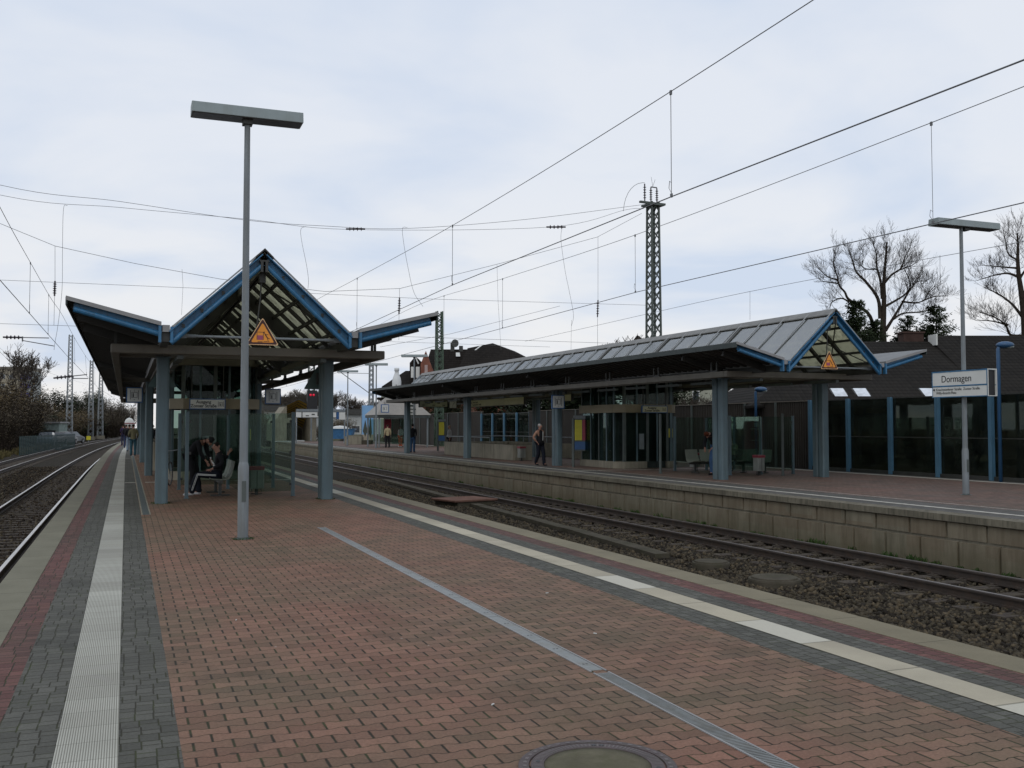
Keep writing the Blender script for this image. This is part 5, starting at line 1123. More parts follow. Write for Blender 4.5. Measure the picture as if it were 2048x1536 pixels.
# sky-blue advertising board
p = PZ(735, 883); t = thing('billboard', 'tall narrow billboard with blue sky and dark spires on the farther platform', 'billboard', p, -YAW); d_ = Vector((p.x, p.y, 0)).dot(FH); k = d_ / FPX; H_ = EYE + (852 - 811) * k; w_ = 11.5 * k
MB().box(-w_, w_, 0, .15, .1, H_).build('board', M['posterblue'], t); b = MB(); b.box(w_, w_ + .12, -.04, .18, 0, H_ + .05); b.box(-w_ - .06, -w_, -.04, .18, 0, H_ + .05); b.build('frame', M['steel'], t); MB().box(-w_, w_, -.012, -.002, .1, .75).build('ground_picture', plain('poster_sand', (.33, .29, .22), .6), t)
b = MB()
for x, z0, z1, wd, c_ in ((-.25, .5, 2.3, .26, 0), (.3, .3, 3.1, .16, 1), (.1, .5, 1.9, .13, 0)): b.add([(x - wd, -.02, z0 + .6), (x, -.02, z0), (x + wd, -.02, z0 + .6), (x, -.02, z1)], [(0, 1, 2, 3)])
b.build('spires_picture', plain('poster_spire', (.05, .06, .045), .6), t)
# small platform shelter with gabled roof, far end
pa, pb = PZ(757, 894), PZ(858, 895); t = thing('platform_shelter', 'small gabled platform shelter with sheet roof at the far end of the farther canopy', 'shelter', (18.6, 75.5, 0)); t.scale = (.8, 1, 1)
b = MB()
for x in (-.6, 4.2):
    for y in (-.6, 3.2): b.box(x - .06, x + .06, y - .06, y + .06, 0, 2.35)
b.build('post', M['steel'], t); b = MB(); b.box(-.8, 4.4, -.8, -.65, 2.3, 2.5); b.box(-.8, 4.4, 3.3, 3.45, 2.3, 2.5); b.box(-.8, -.65, -.65, 3.3, 2.3, 2.5); b.box(4.25, 4.4, -.65, 3.3, 2.3, 2.5); b.build('frame', M['steeld'], t)
b = MB(); b.add([(-.9, -.9, 2.5), (.6, 1.3, 3.9), (3.2, 1.3, 3.9), (4.5, -.9, 2.5), (-.9, 3.5, 2.5), (4.5, 3.5, 2.5)], [(0, 3, 2, 1), (0, 1, 4), (4, 1, 2, 5), (5, 2, 3)]); b.build('roof', plain('sheet_roof', (.24, .22, .19), .5, var=.1, dirt=(.15, .14, .12), streak=True), t)
b = MB(); b.box(-.5, 4.1, 3.1, 3.12, .2, 2.2); b.box(1.8, 1.82, -.5, 3, .2, 2.2); b.build('glass_panel', M['glass'], t); MB().box(1.0, 1.7, 2.9, 3.0, 1.0, 2.2).build('poster', M['crim'], t)
liftsign('small white pictogram sign on the far shelter corner', (PY(770, 817, 74).x, 74, PY(770, 817, 74).z), .62, .2, .06)
p = PY(822, 818, 60.5); t = thing('platform_sign', 'white two-part platform number sign on the far column', 'platform sign', (p.x * 64 / 60.5, 64, 1.65 + (p.z - 1.65) * 64 / 60.5)); b = MB(); b.box(-.3, .3, -.05, .05, .02, .4); b.box(-.3, .3, -.05, .05, -.4, -.05); b.build('face', M['panel'], t); b = MB(); b.box(-.34, .34, 0, .06, -.45, .45); b.build('back', M['dsteel'], t); b = MB(); b.box(-.22, .2, -.055, -.05, .15, .28); b.box(-.2, .1, -.055, -.05, -.28, -.2); b.build('print', M['steeld'], t)
# signal
p = PY(624, 790, 110); t = thing('railway_signal', 'black railway signal showing red lamps below a small triangle board', 'signal', (p.x, 110, 0)); e_ = bpy.data.materials.new('signal_red'); e_.use_nodes = True; e_.node_tree.nodes['Principled BSDF'].inputs['Base Color'].default_value = (.8, .01, .04, 1); e_.node_tree.nodes['Principled BSDF'].inputs['Emission Color'].default_value = (1, .02, .08, 1); e_.node_tree.nodes['Principled BSDF'].inputs['Emission Strength'].default_value = .2
z = p.z; MB().box(-.5, .6, 0, .4, z - 1.9, z + .5).build('signal_box', M['black'], t); b = MB(); b.ball(-.16, -.05, z, .13, .06, .13); b.ball(.18, -.05, z, .13, .06, .13); b.build('red_lamp', e_, t); b = MB(); b.add([(-.55, 0, z + .65), (.55, 0, z + .65), (0, 0, z + 1.7), (-.55, .05, z + .65), (.55, .05, z + .65), (0, .05, z + 1.7)], [(0, 1, 2), (5, 4, 3), (0, 3, 4, 1), (1, 4, 5, 2), (2, 5, 3, 0)]); b.build('triangle_board', M['panel'], t); b = MB(); b.add([(-.36, -.01, z + .74), (.36, -.01, z + .74), (0, -.01, z + 1.45)], [(0, 1, 2)]); b.build('triangle_face', M['black'], t); b = MB(); b.tube([(0, .3, 0), (0, .3, z)], .09, 8); b.build('pole', M['steel'], t)
# blue globe street lamps behind the wall
M['lblue'] = plain('lamp_post_blue', (.02, .075, .165), .45, var=.15)
for lab, px, py, d in (('blue hooded street lamp right of the station name sign', 2008, 690, 29.5), ('blue hooded street lamp seen under the farther canopy', 1520, 779, 40.)):
    p = D(px, py, d); t = thing('street_lamp', lab, 'street lamp', (p.x, p.y, 0), -YAW, 'blue street lamps'); s = .27
    b = MB(); b.tube([(-.18, 0, 0), (-.18, 0, p.z - .12), (-.1, 0, p.z + .02)], .055, 10); b.build('pole', M['lblue'], t, smooth=True); b = MB(); b.ball(.03, 0, p.z, .26, .2, .11, 16, 8); b.build('hood', M['lblue'], t, smooth=True); b = MB(); b.ball(.1, 0, p.z - .05, .19, .15, .07, 16, 8); b.build('lens', M['lamp'], t, smooth=True)
# =====================================================================
# MASTS AND OVERHEAD WIRES
# =====================================================================
def mast(label, x, y, z0, z1, wb, wt, mat, rz=0, pitch=1.1, leg=.09, arms=None, group='lattice catenary masts'):
    t = thing('catenary_mast', label, 'catenary mast', (x, y, 0), rz, group); H_ = z1 - z0; b = MB(); W_ = lambda z: (wb + (wt - wb) * (z - z0) / H_) / 2
    for sx in (-1, 1):
        for sy in (-1, 1): b.bar((sx * W_(z0), sy * W_(z0), z0), (sx * W_(z1), sy * W_(z1), z1), leg, leg)
    b.build('leg', mat, t)
    b = MB(); z = z0
    while z < z1 - .2:
        h = max(.35, pitch * W_(z) * 2); zn = min(z + h, z1); a, c = W_(z), W_(zn)
        for p_, q_ in (((-1, -1), (1, -1)), ((1, -1), (1, 1)), ((1, 1), (-1, 1)), ((-1, 1), (-1, -1))):
            b.bar((p_[0] * a, p_[1] * a, z), (q_[0] * c, q_[1] * c, zn), leg * .45, leg * .45); b.bar((q_[0] * a, q_[1] * a, z), (p_[0] * c, p_[1] * c, zn), leg * .45, leg * .45)
        z = zn
    b.build('lattice', mat, t)
    b = MB(); b.box(-W_(z0) - .25, W_(z0) + .25, -W_(z0) - .25, W_(z0) + .25, z0 - .6, z0 + .05); b.build('foundation', M['conc'], t)
    if arms: arms(t, z1)
    return t
def insul(b, p, q, r=.05, n=5):
    p, q = Vector(p), Vector(q); b.tube([p, q], r * .4, 6)
    for i in range(n): k = .2 + .6 * i / max(1, n - 1); c = p + (q - p) * k; d = (q - p).normalized() * .02; b.tube([c - d, c, c + d], [r * .5, r, r * .5], 8)
def arms1(t, z):
    b = MB(); b.box(-.8, .75, -.07, .07, z - .1, z); b.box(-.45, .45, -.4, .4, z - .22, z - .12); b.build('cross_arm', M['mast'], t)
    for x, dz in ((-.5, .9), (-.12, .75), (.25, .75)):
        b = MB(); insul(b, (x, 0, z), (x, 0, z + dz), .09, 5); b.build('insulator', M['insu'], t)
    b = MB(); b.bar((-.12, 0, z + .78), (.25, 0, z + .78), .05, .05); pts = [(-.5, 0, z + .95)] + [(-.5 - 1.3 * math.sin(a), 0, z + .95 - 1.7 * (1 - math.cos(a))) for a in np.linspace(.1, 1.5, 8)]; b.tube(pts, .012, 5); b.tube([(0, 0, z + .8), (-.1, 0, z + 1.3)], .01, 4); b.tube([(0, 0, z + .8), (.15, 0, z + 1.2)], .01, 4); b.build('bird_spikes', M['wire'], t)
mast('tall tapering lattice mast rising behind the roof of the farther canopy', 25, 44.5, 0, 13.1, .62, .42, M['mast'], .1, 1.1, .085, arms1)
mast('tall lattice mast above the bushes at the left edge', -7.75, 160, -.3, 15.1, .85, .45, M['mastf'], .2, 1.1, .09)
mast('second lattice mast from the left, beside the left canopy eave', -5.95, 196, -.3, 13.6, .9, .45, M['mastf'], .2, 1.1, .10)
mast('third lattice mast from the left, partly behind the canopy eave', -4.7, 213, -.3, 12.6, 1.0, .5, M['mastf'], .2, 1.1, .10)
p = D(878, 852, 80); mast('green lattice mast in front of the brick house', p.x, p.y, 0, EYE + (852 - 622) * 80 / FPX, .56, .42, plain('mast_bright_green', (.05, .085, .055), .6), 0, 1.0, .1)
p = D(742, 852, 120); mast('short grey lattice mast above the billboard', p.x, p.y, 0, EYE + (852 - 728) * 120 / FPX, .52, .42, M['mastf'], 0, 1.3, .1)
p = D(622, 852, 118); mast('dark lattice mast behind the right column of the nearer canopy', p.x, p.y, 0, EYE + (852 - 700) * 118 / FPX, .8, .6, M['mast'], 0, 1.0, .11)
def wire(label, pts, r=.009, cat='overhead wire', group='overhead line wires', extra=None, name='overhead_wire'):
    b = MB(); b.tube(pts, r, 5); o = b.build(name, M['wire'], None); tag(o, label, cat, group)
    if extra: extra(o)
    return o
def spline(pts, n=8):
    """Catmull-Rom through the points"""
    P = [Vector(p) for p in pts]; P = [P[0] * 2 - P[1]] + P + [P[-1] * 2 - P[-2]]; out = []
    for i in range(1, len(P) - 2):
        for k in range(n):
            u = k / n; out.append(.5 * ((2 * P[i]) + (P[i + 1] - P[i - 1]) * u + (2 * P[i - 1] - 5 * P[i] + 4 * P[i + 1] - P[i + 2]) * u * u + (3 * P[i] - P[i - 1] - 3 * P[i + 1] + P[i + 2]) * u ** 3))
    return out + [P[-2]]
def catenary(name_, x, mess, cont, drops, rc=.009, rm=.007):
    ms = spline([(x + off(y), y, z) for y, z in mess]); cs = [(x + off(y), y, z) for y, z in cont]
    o = MB(); o.tube(cs, rc, 6); w_ = o.build('contact_wire', M['wire'], None); tag(w_, 'contact wire ' + name_, 'contact wire', 'contact wires over the tracks')
    o = MB(); o.tube(ms, rm, 5); m_ = o.build('messenger_wire', M['wire'], None); tag(m_, 'carrying wire with droppers ' + name_, 'carrying wire', 'carrying wires over the tracks')
    def at(L_, y):
        for a, c in zip(L_, L_[1:]):
            if a[1] <= y <= c[1]: k = (y - a[1]) / (c[1] - a[1]); return Vector(a) * (1 - k) + Vector(c) * k
    for y in drops:
        a, c = at(ms, y), at(cs, y)
        if a is None or c is None: continue
        b = MB(); b.tube([a, c], .006, 4); b.box(a.x - .012, a.x + .012, a.y - .02, a.y + .02, a.z - .05, a.z + .015); b.box(c.x - .012, c.x + .012, c.y - .02, c.y + .02, c.z - .01, c.z + .045)
        b.tube([c + Vector((0, 0, .05)), c + Vector((0, .07, .14)), c + Vector((0, .05, .24)), c + Vector((0, 0, .2))], .005, 4); b.build('dropper', M['wire'], m_)
HS = 44.6
catenary('over the gap beside the nearer platform, highest in photo', 7.3, [(-12, 7.4), (2, 6.75), (12.5, 6.5), (22.8, 6.5), (33.5, 6.7), (HS, 6.9), (58, 6.6), (72, 6.3), (90, 6.8), (105, 7.4)], [(-12, 4.84), (6.4, 4.86), (12.4, 4.96), (22.8, 5.05), (33.4, 4.95), (HS, 4.95), (105, 4.95)], (12.45, 22.8, 33.45, 52, 62, 72, 82), .009, .007)
catenary('over the middle track with dark rails', 12.44, [(-12, 7.3), (5, 6.85), (12.8, 6.70), (23.1, 6.68), (33.3, 6.9), (HS, 7.2), (60, 6.7), (78, 6.4), (98, 7.2), (120, 7.6)], [(-12, 4.95), (11, 4.98), (23, 5.16), (34.5, 5.12), (HS, 5.1), (120, 5.1)], (12.75, 23.1, 33, 40, 54, 64, 76, 88))
catenary('over the track along the left platform edge', -2.5, [(5, 7.0), (15, 6.45), (23, 6.18), (30, 6.12), (38, 6.1), (HS, 6.2), (60, 6.1), (80, 6.1), (110, 6.5), (150, 7.4)], [(5, 4.7), (23, 4.70), (50, 4.8), (90, 4.8), (150, 4.8)], (30, 37, 55, 68, 82, 96))
catenary('over the outer track at the far left', -7.1, [(30, 6.6), (HS, 7.1), (70, 6.2), (100, 6.5), (150, 7.4)], [(30, 4.75), (80, 4.8), (150, 4.8)], (60, 72, 90))
a, c, d_ = PX(2048, 483, 22), PX(1500, 583, 22), PX(1175, 655, 22)
wire('thin feeder wire above the farther canopy', spline([a + (a - c) * .6, a, c, d_, d_ + (d_ - c) * .6]), .008)
for px, y0, y1 in ((1880, 510, 600), (1500, 583, 640)):
    a, c = PX(px, y0, 22), PX(px, y1, 22); wire('thin drop wire hanging from the feeder above the farther canopy', [a, c], .006)
H = lambda px, py: PY(px, py, HS)
LX = -13.
up = [(LX, HS, 13.2), tuple(H(0, 370)), tuple(H(240, 403)), tuple(H(490, 440)), tuple(H(650, 452)), tuple(H(810, 457)), tuple(H(1050, 439)), (24.7, HS, 13.0)]
wire('upper cross span wire sagging across all tracks to the tall mast', spline(up), .010, 'cross span wire', 'cross span wires')
up2 = [(LX, HS, 12.7), tuple(H(0, 390)), tuple(H(240, 415)), tuple(H(490, 438)), tuple(H(700, 459)), tuple(H(1100, 454)), tuple(H(1250, 420)), (24.5, HS, 12.75)]
wire('second cross span wire with two insulators, just below the upper one', spline(up2), .009, 'cross span wire', 'cross span wires', lambda o: [(lambda b: (insul(b, H(a_, 458 if a_ < 800 else 454), H(a_ + 38, 458 if a_ < 800 else 454), .10, 4), b.build('insulator', M['insu'], o)))(MB()) for a_ in (692, 1093)])
lo = [(LX, HS, 11.3), tuple(H(0, 447)), tuple(H(110, 492)), tuple(H(270, 527)), tuple(H(440, 558)), tuple(H(650, 583)), tuple(H(800, 577)), tuple(H(1000, 527)), tuple(H(1195, 474)), (24.4, HS, 12.5)]
b = MB()
wire('lower cross span wire carrying the hanging insulators', [Vector(p) for p in lo], .010, 'cross span wire', 'cross span wires')
wire('straight steady wire crossing level below the span wires', [(LX, HS, 7.45), tuple(H(0, 560)), tuple(H(480, 580)), tuple(H(860, 598)), (24.6, HS, 7.8)], .008, 'cross span wire', 'cross span wires')
wire('lowest steady wire crossing above the canopies', [(LX, HS, 5.75), (24.6, HS, 5.8)], .008, 'cross span wire', 'cross span wires')
for lab, px, y0, y1, y2 in (('left', 110, 492, 562, 592), ('middle', 799, 577, 595, 628), ('right', 1196, 474, 600, 634)):
    a, c, d_ = H(px, y0), H(px, y1), H(px - 1, y2); w_ = wire('hanging wire with insulator on the %s of the lower cross span' % lab, [a, c, d_, d_ - Vector((.0, 0, 1.2 if px < 1190 else 2.2))], .008, 'insulator', 'hanging insulators'); b = MB(); insul(b, c, d_, .085, 5); b.build('insulator', M['insu'], w_)
for lab, pts in (('far left, the longest of the four', [(135, 411), (127, 418), (125, 500), (124, 580), (116, 650), (110, 685), (108, 700)]), ('left of the first insulator', [(612, 453), (602, 458), (603, 480), (613, 530), (617, 560), (616, 577)]), ('middle', [(815, 455), (805, 457), (808, 490), (817, 540), (828, 585), (846, 613)]), ('right of the second insulator', [(1124, 455), (1122, 480), (1130, 540), (1140, 590), (1147, 630), (1143, 652)])):
    wire('curved slack cable hanging from the cross span, ' + lab, spline([H(*q) for q in pts], 5), .008, 'slack cable', 'slack cables')
for px in (365, 365, 995, 1000): pass
for lab, q in (('above the left canopy gable', [(364, 538), (366, 572), (363, 630)]), ('middle right, thin', [(994, 530), (996, 600), (1002, 700)]), ('beside the right insulator', [(1143, 640), (1142, 700)])): wire('thin vertical link wire ' + lab, [H(*p_) for p_ in q], .006, 'link wire', 'thin link wires')
for lab, q1, q2, q3, q4, d in (('nearer', (45, 675), (98, 676), (45, 681), (108, 692), 46), ('farther, beside the left mast', (146, 752), (174, 749), (146, 757), (176, 757), 100)):
    A, B, C_, E_ = D(*q1, d), D(*q2, d), D(*q3, d), D(*q4, d); t = thing('steady_arm', 'tubular steady arm with insulator over the left track, the %s one' % lab, 'steady arm', tuple(A), 0, 'steady arms'); b = MB(); o_ = A
    b.tube([A - o_, B - o_], .022 * d / 46, 6); b.tube([C_ - o_, E_ - o_], .02 * d / 46, 6); b.tube([A - o_ + Vector((0, 0, .05)), C_ - o_ - Vector((0, 0, .05))], .03 * d / 46, 6); b.build('arm', M['wire'], t); b = MB(); l_ = (A - B).normalized() * (.9 * d / 46); insul(b, A - o_, A - o_ + l_, .10 * d / 46, 4); b.build('insulator', M['insu'], t)
for lab, p0, p1 in (('from the short grey mast towards the right column', (682, 745, 118), (738, 786, 118)),): wire('diagonal stay wire ' + lab, [D(*p0), D(*p1)], .05, 'stay wire', 'stay wires')
wire('level wire at the short grey mast', [D(676, 746, 118), D(738, 747, 118)], .03, 'stay wire', 'stay wires')
for lab, q in (('upper, crossing behind the farther canopy end', [(715, 652), (850, 690), (1290, 600)]), ): pass
wire('long thin wire rising rightwards above the brick house', [D(760, 694, 60), D(900, 668, 60), D(1120, 612, 60)], .01)
wire('thin wire crossing level above the far canopy end', [D(740, 682, 85), D(1100, 694, 85)], .012)
# =====================================================================
# TREES AND SHRUBS
# =====================================================================
def tree_mesh(h, seed, spread=.55, levels=6, r0=None, first=.28, up=.25, nb=(2, 3), tw=.012, droop=0.):
    rnd = random.Random(seed); limbs = MB(); twigs = MB(); r0 = r0 or h * .022
    def grow(p, d, l, r, lv):
        n = 3 if lv < 3 else 2; pts = [p]; dd = d.copy()
        for i in range(n): dd = (dd + Vector((rnd.uniform(-1, 1), rnd.uniform(-1, 1), rnd.uniform(-.6, 1) * .6 - droop * (lv > 3))) * .17).normalized(); pts.append(pts[-1] + dd * l / n)
        re = max(r * .68, tw * .6); mb = limbs if lv <= 3 else twigs
        mb.tube(pts, [max(tw * .6, r + (re - r) * i / n) for i in range(n + 1)], 7 if lv < 2 else 4 if lv < 4 else 3, False)
        if lv >= levels: return
        k = rnd.choice(nb) if lv > 0 else 4
        for j in range(k):
            ax = Vector((rnd.uniform(-1, 1), rnd.uniform(-1, 1), rnd.uniform(-.3, .6))); ax = (ax - dd * ax.dot(dd)); ax = ax.normalized() if ax.length > .01 else Vector((1, 0, 0))
            nd = (dd * rnd.uniform(.7, 1.1) + ax * spread * rnd.uniform(.7, 1.5) + Vector((0, 0, up * (1 if lv < 4 else .3)))).normalized(); st = pts[-1] if j < 2 else pts[-2] + (pts[-1] - pts[-2]) * rnd.random()
            grow(st, nd, l * rnd.uniform(.62, .86), re * rnd.uniform(.6, .85), lv + 1)
        if lv >= 1:
            for j in range(2):      # side twigs
                q = pts[rnd.randint(0, n - 1)]; ax = Vector((rnd.uniform(-1, 1), rnd.uniform(-1, 1), rnd.uniform(-.2, .8))).normalized(); grow(q, (dd * .5 + ax).normalized(), l * .45, re * .35, max(lv + 2, levels - 1))
    grow(Vector((0, 0, 0)), Vector((0, 0, 1)), h * first, r0, 0); k = h / max(v[2] for v in twigs.v)
    for mb in (limbs, twigs): mb.v = [(x * k, y * k, z * k) for x, y, z in mb.v]
    return limbs, twigs
def bare_tree(label, loc, h, seed, mat='bark', group=None, **k):
    t = thing('bare_tree', label, 'tree', loc, 0, group); a, b = tree_mesh(h, seed, **k); a.build('trunk', M[mat], t, smooth=True); b.build('crown', M[mat], t); return t
def limb_tree(label, depth, base, limbs, seed, r0=.3, tw=.011, mat='bark', dens=.55):
    """a tree whose main limbs follow given lines (read off the photo) and bend out of that plane; branches and twigs grow from them"""
    rnd = random.Random(seed); t = thing('bare_tree', label, 'tree', D(*base, depth)); o_ = t.location.copy(); t.location.z = .3; A = MB(); B = MB(); base_z = D(*base, depth)
    def grow(p, d, l, r, lv):
        n = 3; pts = [p]; dd = d.copy()
        for i in range(n): dd = (dd + Vector((rnd.uniform(-1, 1), rnd.uniform(-1, 1), rnd.uniform(-.7, 1))) * .16).normalized(); pts.append(pts[-1] + dd * l / n)
        B.tube(pts, [max(tw * .45, r * (1 - .5 * i / n)) for i in range(n + 1)], 3, False)
        if lv <= 0: return
        for j in range(5 if lv > 1 else 4):
            q = pts[1 + rnd.randint(0, n - 1)]; ax = Vector((rnd.uniform(-1, 1), rnd.uniform(-1, 1), rnd.uniform(-.3, .8))).normalized(); grow(q, (dd + ax * .75 + Vector((0, 0, .2))).normalized(), l * rnd.uniform(.45, .75), r * .55, lv - 1)
    for li, (ra, rb, pts) in enumerate(limbs):
        sw = 0 if li == 0 else rnd.uniform(-1, 1) * .12
        P = spline([D(px, py, depth + sw * i * i) - o_ for i, (px, py) in enumerate(pts)], 4); N = len(P)
        A.tube(P, [.78 * (ra + (rb - ra) * (i / (N - 1)) ** .7) for i in range(N)], 7, False)
        for i in range(max(2, int(N * (.55 if li == 0 else .15))), N):
            f = i / N; d = (P[i] - P[i - 1]).normalized()
            for j in range(int((2 + 2.2 * f) * dens + rnd.random())):
                ax = Vector((rnd.uniform(-1, 1), rnd.uniform(-1, 1), rnd.uniform(-.4, .9))).normalized(); grow(P[i], (d * .7 + ax * .9 + Vector((0, 0, .15))).normalized(), rnd.uniform(.5, 1.25) * (1.15 - .35 * f), tw * (1.5 - .6 * f), 2)
    z0 = P0 = D(*base, depth).z; A.tube([(0, 0, -z0 - .5), (0, 0, 0)], [ra * 1.2 if 0 else limbs[0][0] * .9, limbs[0][0] * .66], 9, False)
    t.location = o_; A.build('trunk', M[mat], t, smooth=True); B.build('crown', M[mat], t); return t
def zz(*a): return [(1600 + x / 4.571, 440 + y / 4.571) for x, y in a]
limb_tree('large bare tree with fanned limbs standing above the dark tiled roof', 68, (1766, 690), [
    (.34, .07, zz((760, 1143), (758, 1000), (765, 850), (768, 700), (766, 580), (775, 440), (785, 330), (795, 200))), (.20, .04, zz((735, 900), (712, 720), (610, 575), (515, 475), (480, 370), (440, 270))),
    (.15, .035, zz((752, 720), (735, 560), (702, 430), (700, 330), (670, 210))), (.13, .03, zz((768, 580), (840, 500), (925, 440), (955, 350), (1010, 250))), (.13, .03, zz((778, 790), (860, 745), (955, 685), (1005, 620), (1000, 550), (955, 450))),
    (.17, .03, zz((780, 1010), (850, 900), (925, 775), (1005, 640), (1070, 565), (1150, 560))), (.11, .03, zz((850, 905), (940, 855), (1050, 845), (1150, 830), (1240, 780))), (.10, .025, zz((930, 745), (1050, 757), (1130, 735), (1175, 665), (1235, 600))),
    (.08, .025, zz((1130, 735), (1230, 700), (1350, 695))), (.07, .02, zz((700, 450), (580, 440), (540, 340))), (.07, .02, zz((900, 460), (1010, 420), (1080, 380)))], 11)
limb_tree('leaning bare tree left of the large one, above the canopy gable', 72, (1748, 680), [
    (.2, .04, zz((700, 1097), (640, 880), (540, 790), (440, 720), (410, 660), (360, 600), (342, 520), (312, 420), (310, 290))), (.1, .03, zz((450, 750), (380, 716), (300, 745), (270, 800))), (.09, .025, zz((345, 550), (250, 515), (165, 440))), (.08, .025, zz((350, 580), (270, 570), (200, 560)))], 5)
limb_tree('bare tree cut by the right edge of the photo', 62, (2052, 690), [
    (.36, .06, zz((2066, 1143), (2050, 900), (2025, 680), (1998, 500), (1990, 350), (1992, 230), (1985, 120))), (.13, .025, zz((1998, 520), (1900, 488), (1780, 505), (1620, 553))), (.1, .025, zz((1990, 440), (1850, 430), (1700, 415))), (.15, .03, zz((2045, 900), (1940, 770), (1820, 680), (1720, 632))),
    (.15, .03, zz((2058, 1060), (1925, 1050), (1880, 960), (1790, 895), (1640, 840))), (.09, .025, zz((1992, 370), (1900, 300), (1870, 130))), (.15, .03, zz((2030, 700), (2120, 560), (2220, 420))), (.12, .03, zz((2005, 540), (2090, 400), (2120, 250))), (.1, .02, zz((1900, 960), (1760, 925), (1600, 915)))], 23)
def conifer(label, loc, h, w, seed):
    t = thing('conifer', label, 'tree', loc, 0, 'dark conifers behind the tiled roof'); rnd = random.Random(seed); b = MB(); b.tube([(0, 0, 0), (0, 0, h * .97)], [.18, .03], 7); b.build('trunk', M['bark'], t)
    b = MB()
    lead = [(0, 0, 1), (w * .42, .3, .80), (-w * .45, -.2, .72), (w * .15, w * .4, .88), (-w * .2, -w * .3, .6)]
    for i in range(int(1000 * h / 5)):
        ox, oy, hs = rnd.choice(lead); f = rnd.random() ** .8; z = h * hs * (.12 + .88 * f); R0 = (w * .62) * (1 - f) ** .55 + .15; a = rnd.uniform(0, 6.283); R1 = R0 * rnd.uniform(.45, 1.25)
        ux, uy = math.cos(a), math.sin(a); ln = R1
        for j in range(7):
            k = (j + 1) / 7; cx_, cy_, cz_ = ox + ux * ln * k, oy + uy * ln * k, z + .30 * ln * k * k + rnd.uniform(-.05, .05)
            for m_ in range(3):
                aa = a + rnd.uniform(-1.1, 1.1); s_ = rnd.uniform(.09, .22); dx, dy, dz = math.cos(aa) * s_, math.sin(aa) * s_, rnd.uniform(-.16, .1)
                b.add([(cx_, cy_, cz_), (cx_ + dx * .6 - dy * .18, cy_ + dy * .6 + dx * .18, cz_ + dz * .5), (cx_ + dx, cy_ + dy, cz_ + dz), (cx_ + dx * .5 + dy * .18, cy_ + dy * .5 - dx * .18, cz_ + dz * .6 - .04)], [(0, 1, 2, 3)])
    b.build('crown', M['ever'], t)
for i, (px, py, w_, d, lab) in enumerate(((1716, 600, 2.6, 63, 'dark conifer left of the large bare tree'), (1818, 632, 2.6, 64, 'lower dark conifer right of the large bare tree'), (1876, 612, 3.2, 62, 'dark conifer nearest the right lamp post'), (1752, 640, 2.6, 66, 'small dark conifer right behind the canopy gable'))):
    p = D(px, 852, d); conifer(lab, (p.x, p.y, 0), EYE + (852 - py) * d / FPX, w_, 40 + i)
# shrubs: three shapes, then copies
def shrub_proto(name, label, mat, bark, seed, h=3., w=1.6, n=1500, leaf=.13, stems=42):
    t = thing(name, label, 'shrub', (0, 0, 0)); rnd = random.Random(seed); b = MB(); tips = []
    for i in range(stems):
        a = rnd.uniform(0, 6.28); p = Vector((rnd.uniform(-.2, .2) * w, rnd.uniform(-.2, .2) * w, 0)); d = Vector((math.cos(a) * rnd.uniform(.1, .7), math.sin(a) * rnd.uniform(.1, .7), 1)).normalized(); l = h * rnd.uniform(.6, 1.02); pts = [p]
        for j in range(4): d = (d + Vector((rnd.uniform(-.2, .2), rnd.uniform(-.2, .2), .05))).normalized(); pts.append(pts[-1] + d * l / 4)
        b.tube(pts, [.03, .024, .016, .012, .006], 4, False); tips += pts[1:]
        for j in range(22):
            q = pts[rnd.randint(1, 3)].lerp(pts[-1], rnd.random()); e2 = q + Vector((rnd.uniform(-.5, .5), rnd.uniform(-.5, .5), rnd.uniform(.1, .7))) * h * .16; b.tube([q, (q + e2) / 2 + Vector((rnd.uniform(-.05, .05),) * 3), e2], [.009, .007, .005], 3, False); tips.append(e2)
    b.build('stems', M[bark], t); b = MB()
    for i in range(n):
        q = rnd.choice(tips) + Vector((rnd.gauss(0, .13), rnd.gauss(0, .13), rnd.gauss(0, .13))) * w; a = rnd.uniform(0, 6.28); s_ = leaf * rnd.uniform(.5, 1.3); u = Vector((math.cos(a), math.sin(a), rnd.uniform(-.6, .6))) * s_; v_ = Vector((-math.sin(a), math.cos(a), rnd.uniform(-.8, .8))) * s_ * .6
        b.add([q - u, q + v_, q + u, q - v_], [(0, 1, 2, 3)])
    b.build('leaves', M[mat], t); return t
G1 = 'thicket of shrubs beside the left tracks'
sa = shrub_proto('shrub', 'brown thicket shrub beside the left tracks', 'brush2', 'bark', 1, 3., 1.7, 4200, .045); sa['group'] = G1
sb = shrub_proto('shrub', 'shrub with tan autumn leaves beside the left tracks', 'brush', 'barkl', 2, 3., 1.8, 5200, .05); sb['group'] = G1
sc_ = shrub_proto('shrub', 'dark evergreen shrub beside the left tracks', 'ever', 'bark', 3, 3., 1.4, 9000, .06, 22); sc_['group'] = G1
first = {id(sa): True, id(sb): True, id(sc_): True}
_seen = {}
def place(pr, x, y, z, s, rz, label=None, group=None):
    if label is None:
        u = Vector((x, y, 0)); px = CX + FPX * u.dot(_R) / u.dot(FH); k = {id(sa): 'brown', id(sb): 'tan leaved', id(sc_): 'dark green'}[id(pr)]
        w = 'at the left edge' if px < 45 else 'below the apartment block' if px < 85 else 'behind the parked cars' if px < 128 else 'at the tallest left mast' if px < 160 else 'between the left masts' if px < 200 else 'near the canopy eave' if px < 240 else 'above the waiting people'
        dd = 'nearest' if y < 95 else 'near' if y < 130 else 'middle distant' if y < 175 else 'far' if y < 215 else 'farthest'
        label = '%s %s shrub %s' % (dd, k, w)
    if first.pop(id(pr), None): o = pr; o.location = (x, y, z); o.rotation_euler.z = rz; o.scale = s
    else: o = dup(pr, (x, y, z), rz, label, group, s)
    if label: o['label'] = label
    if group: o['group'] = group
rnd = random.Random(5)
sp = []
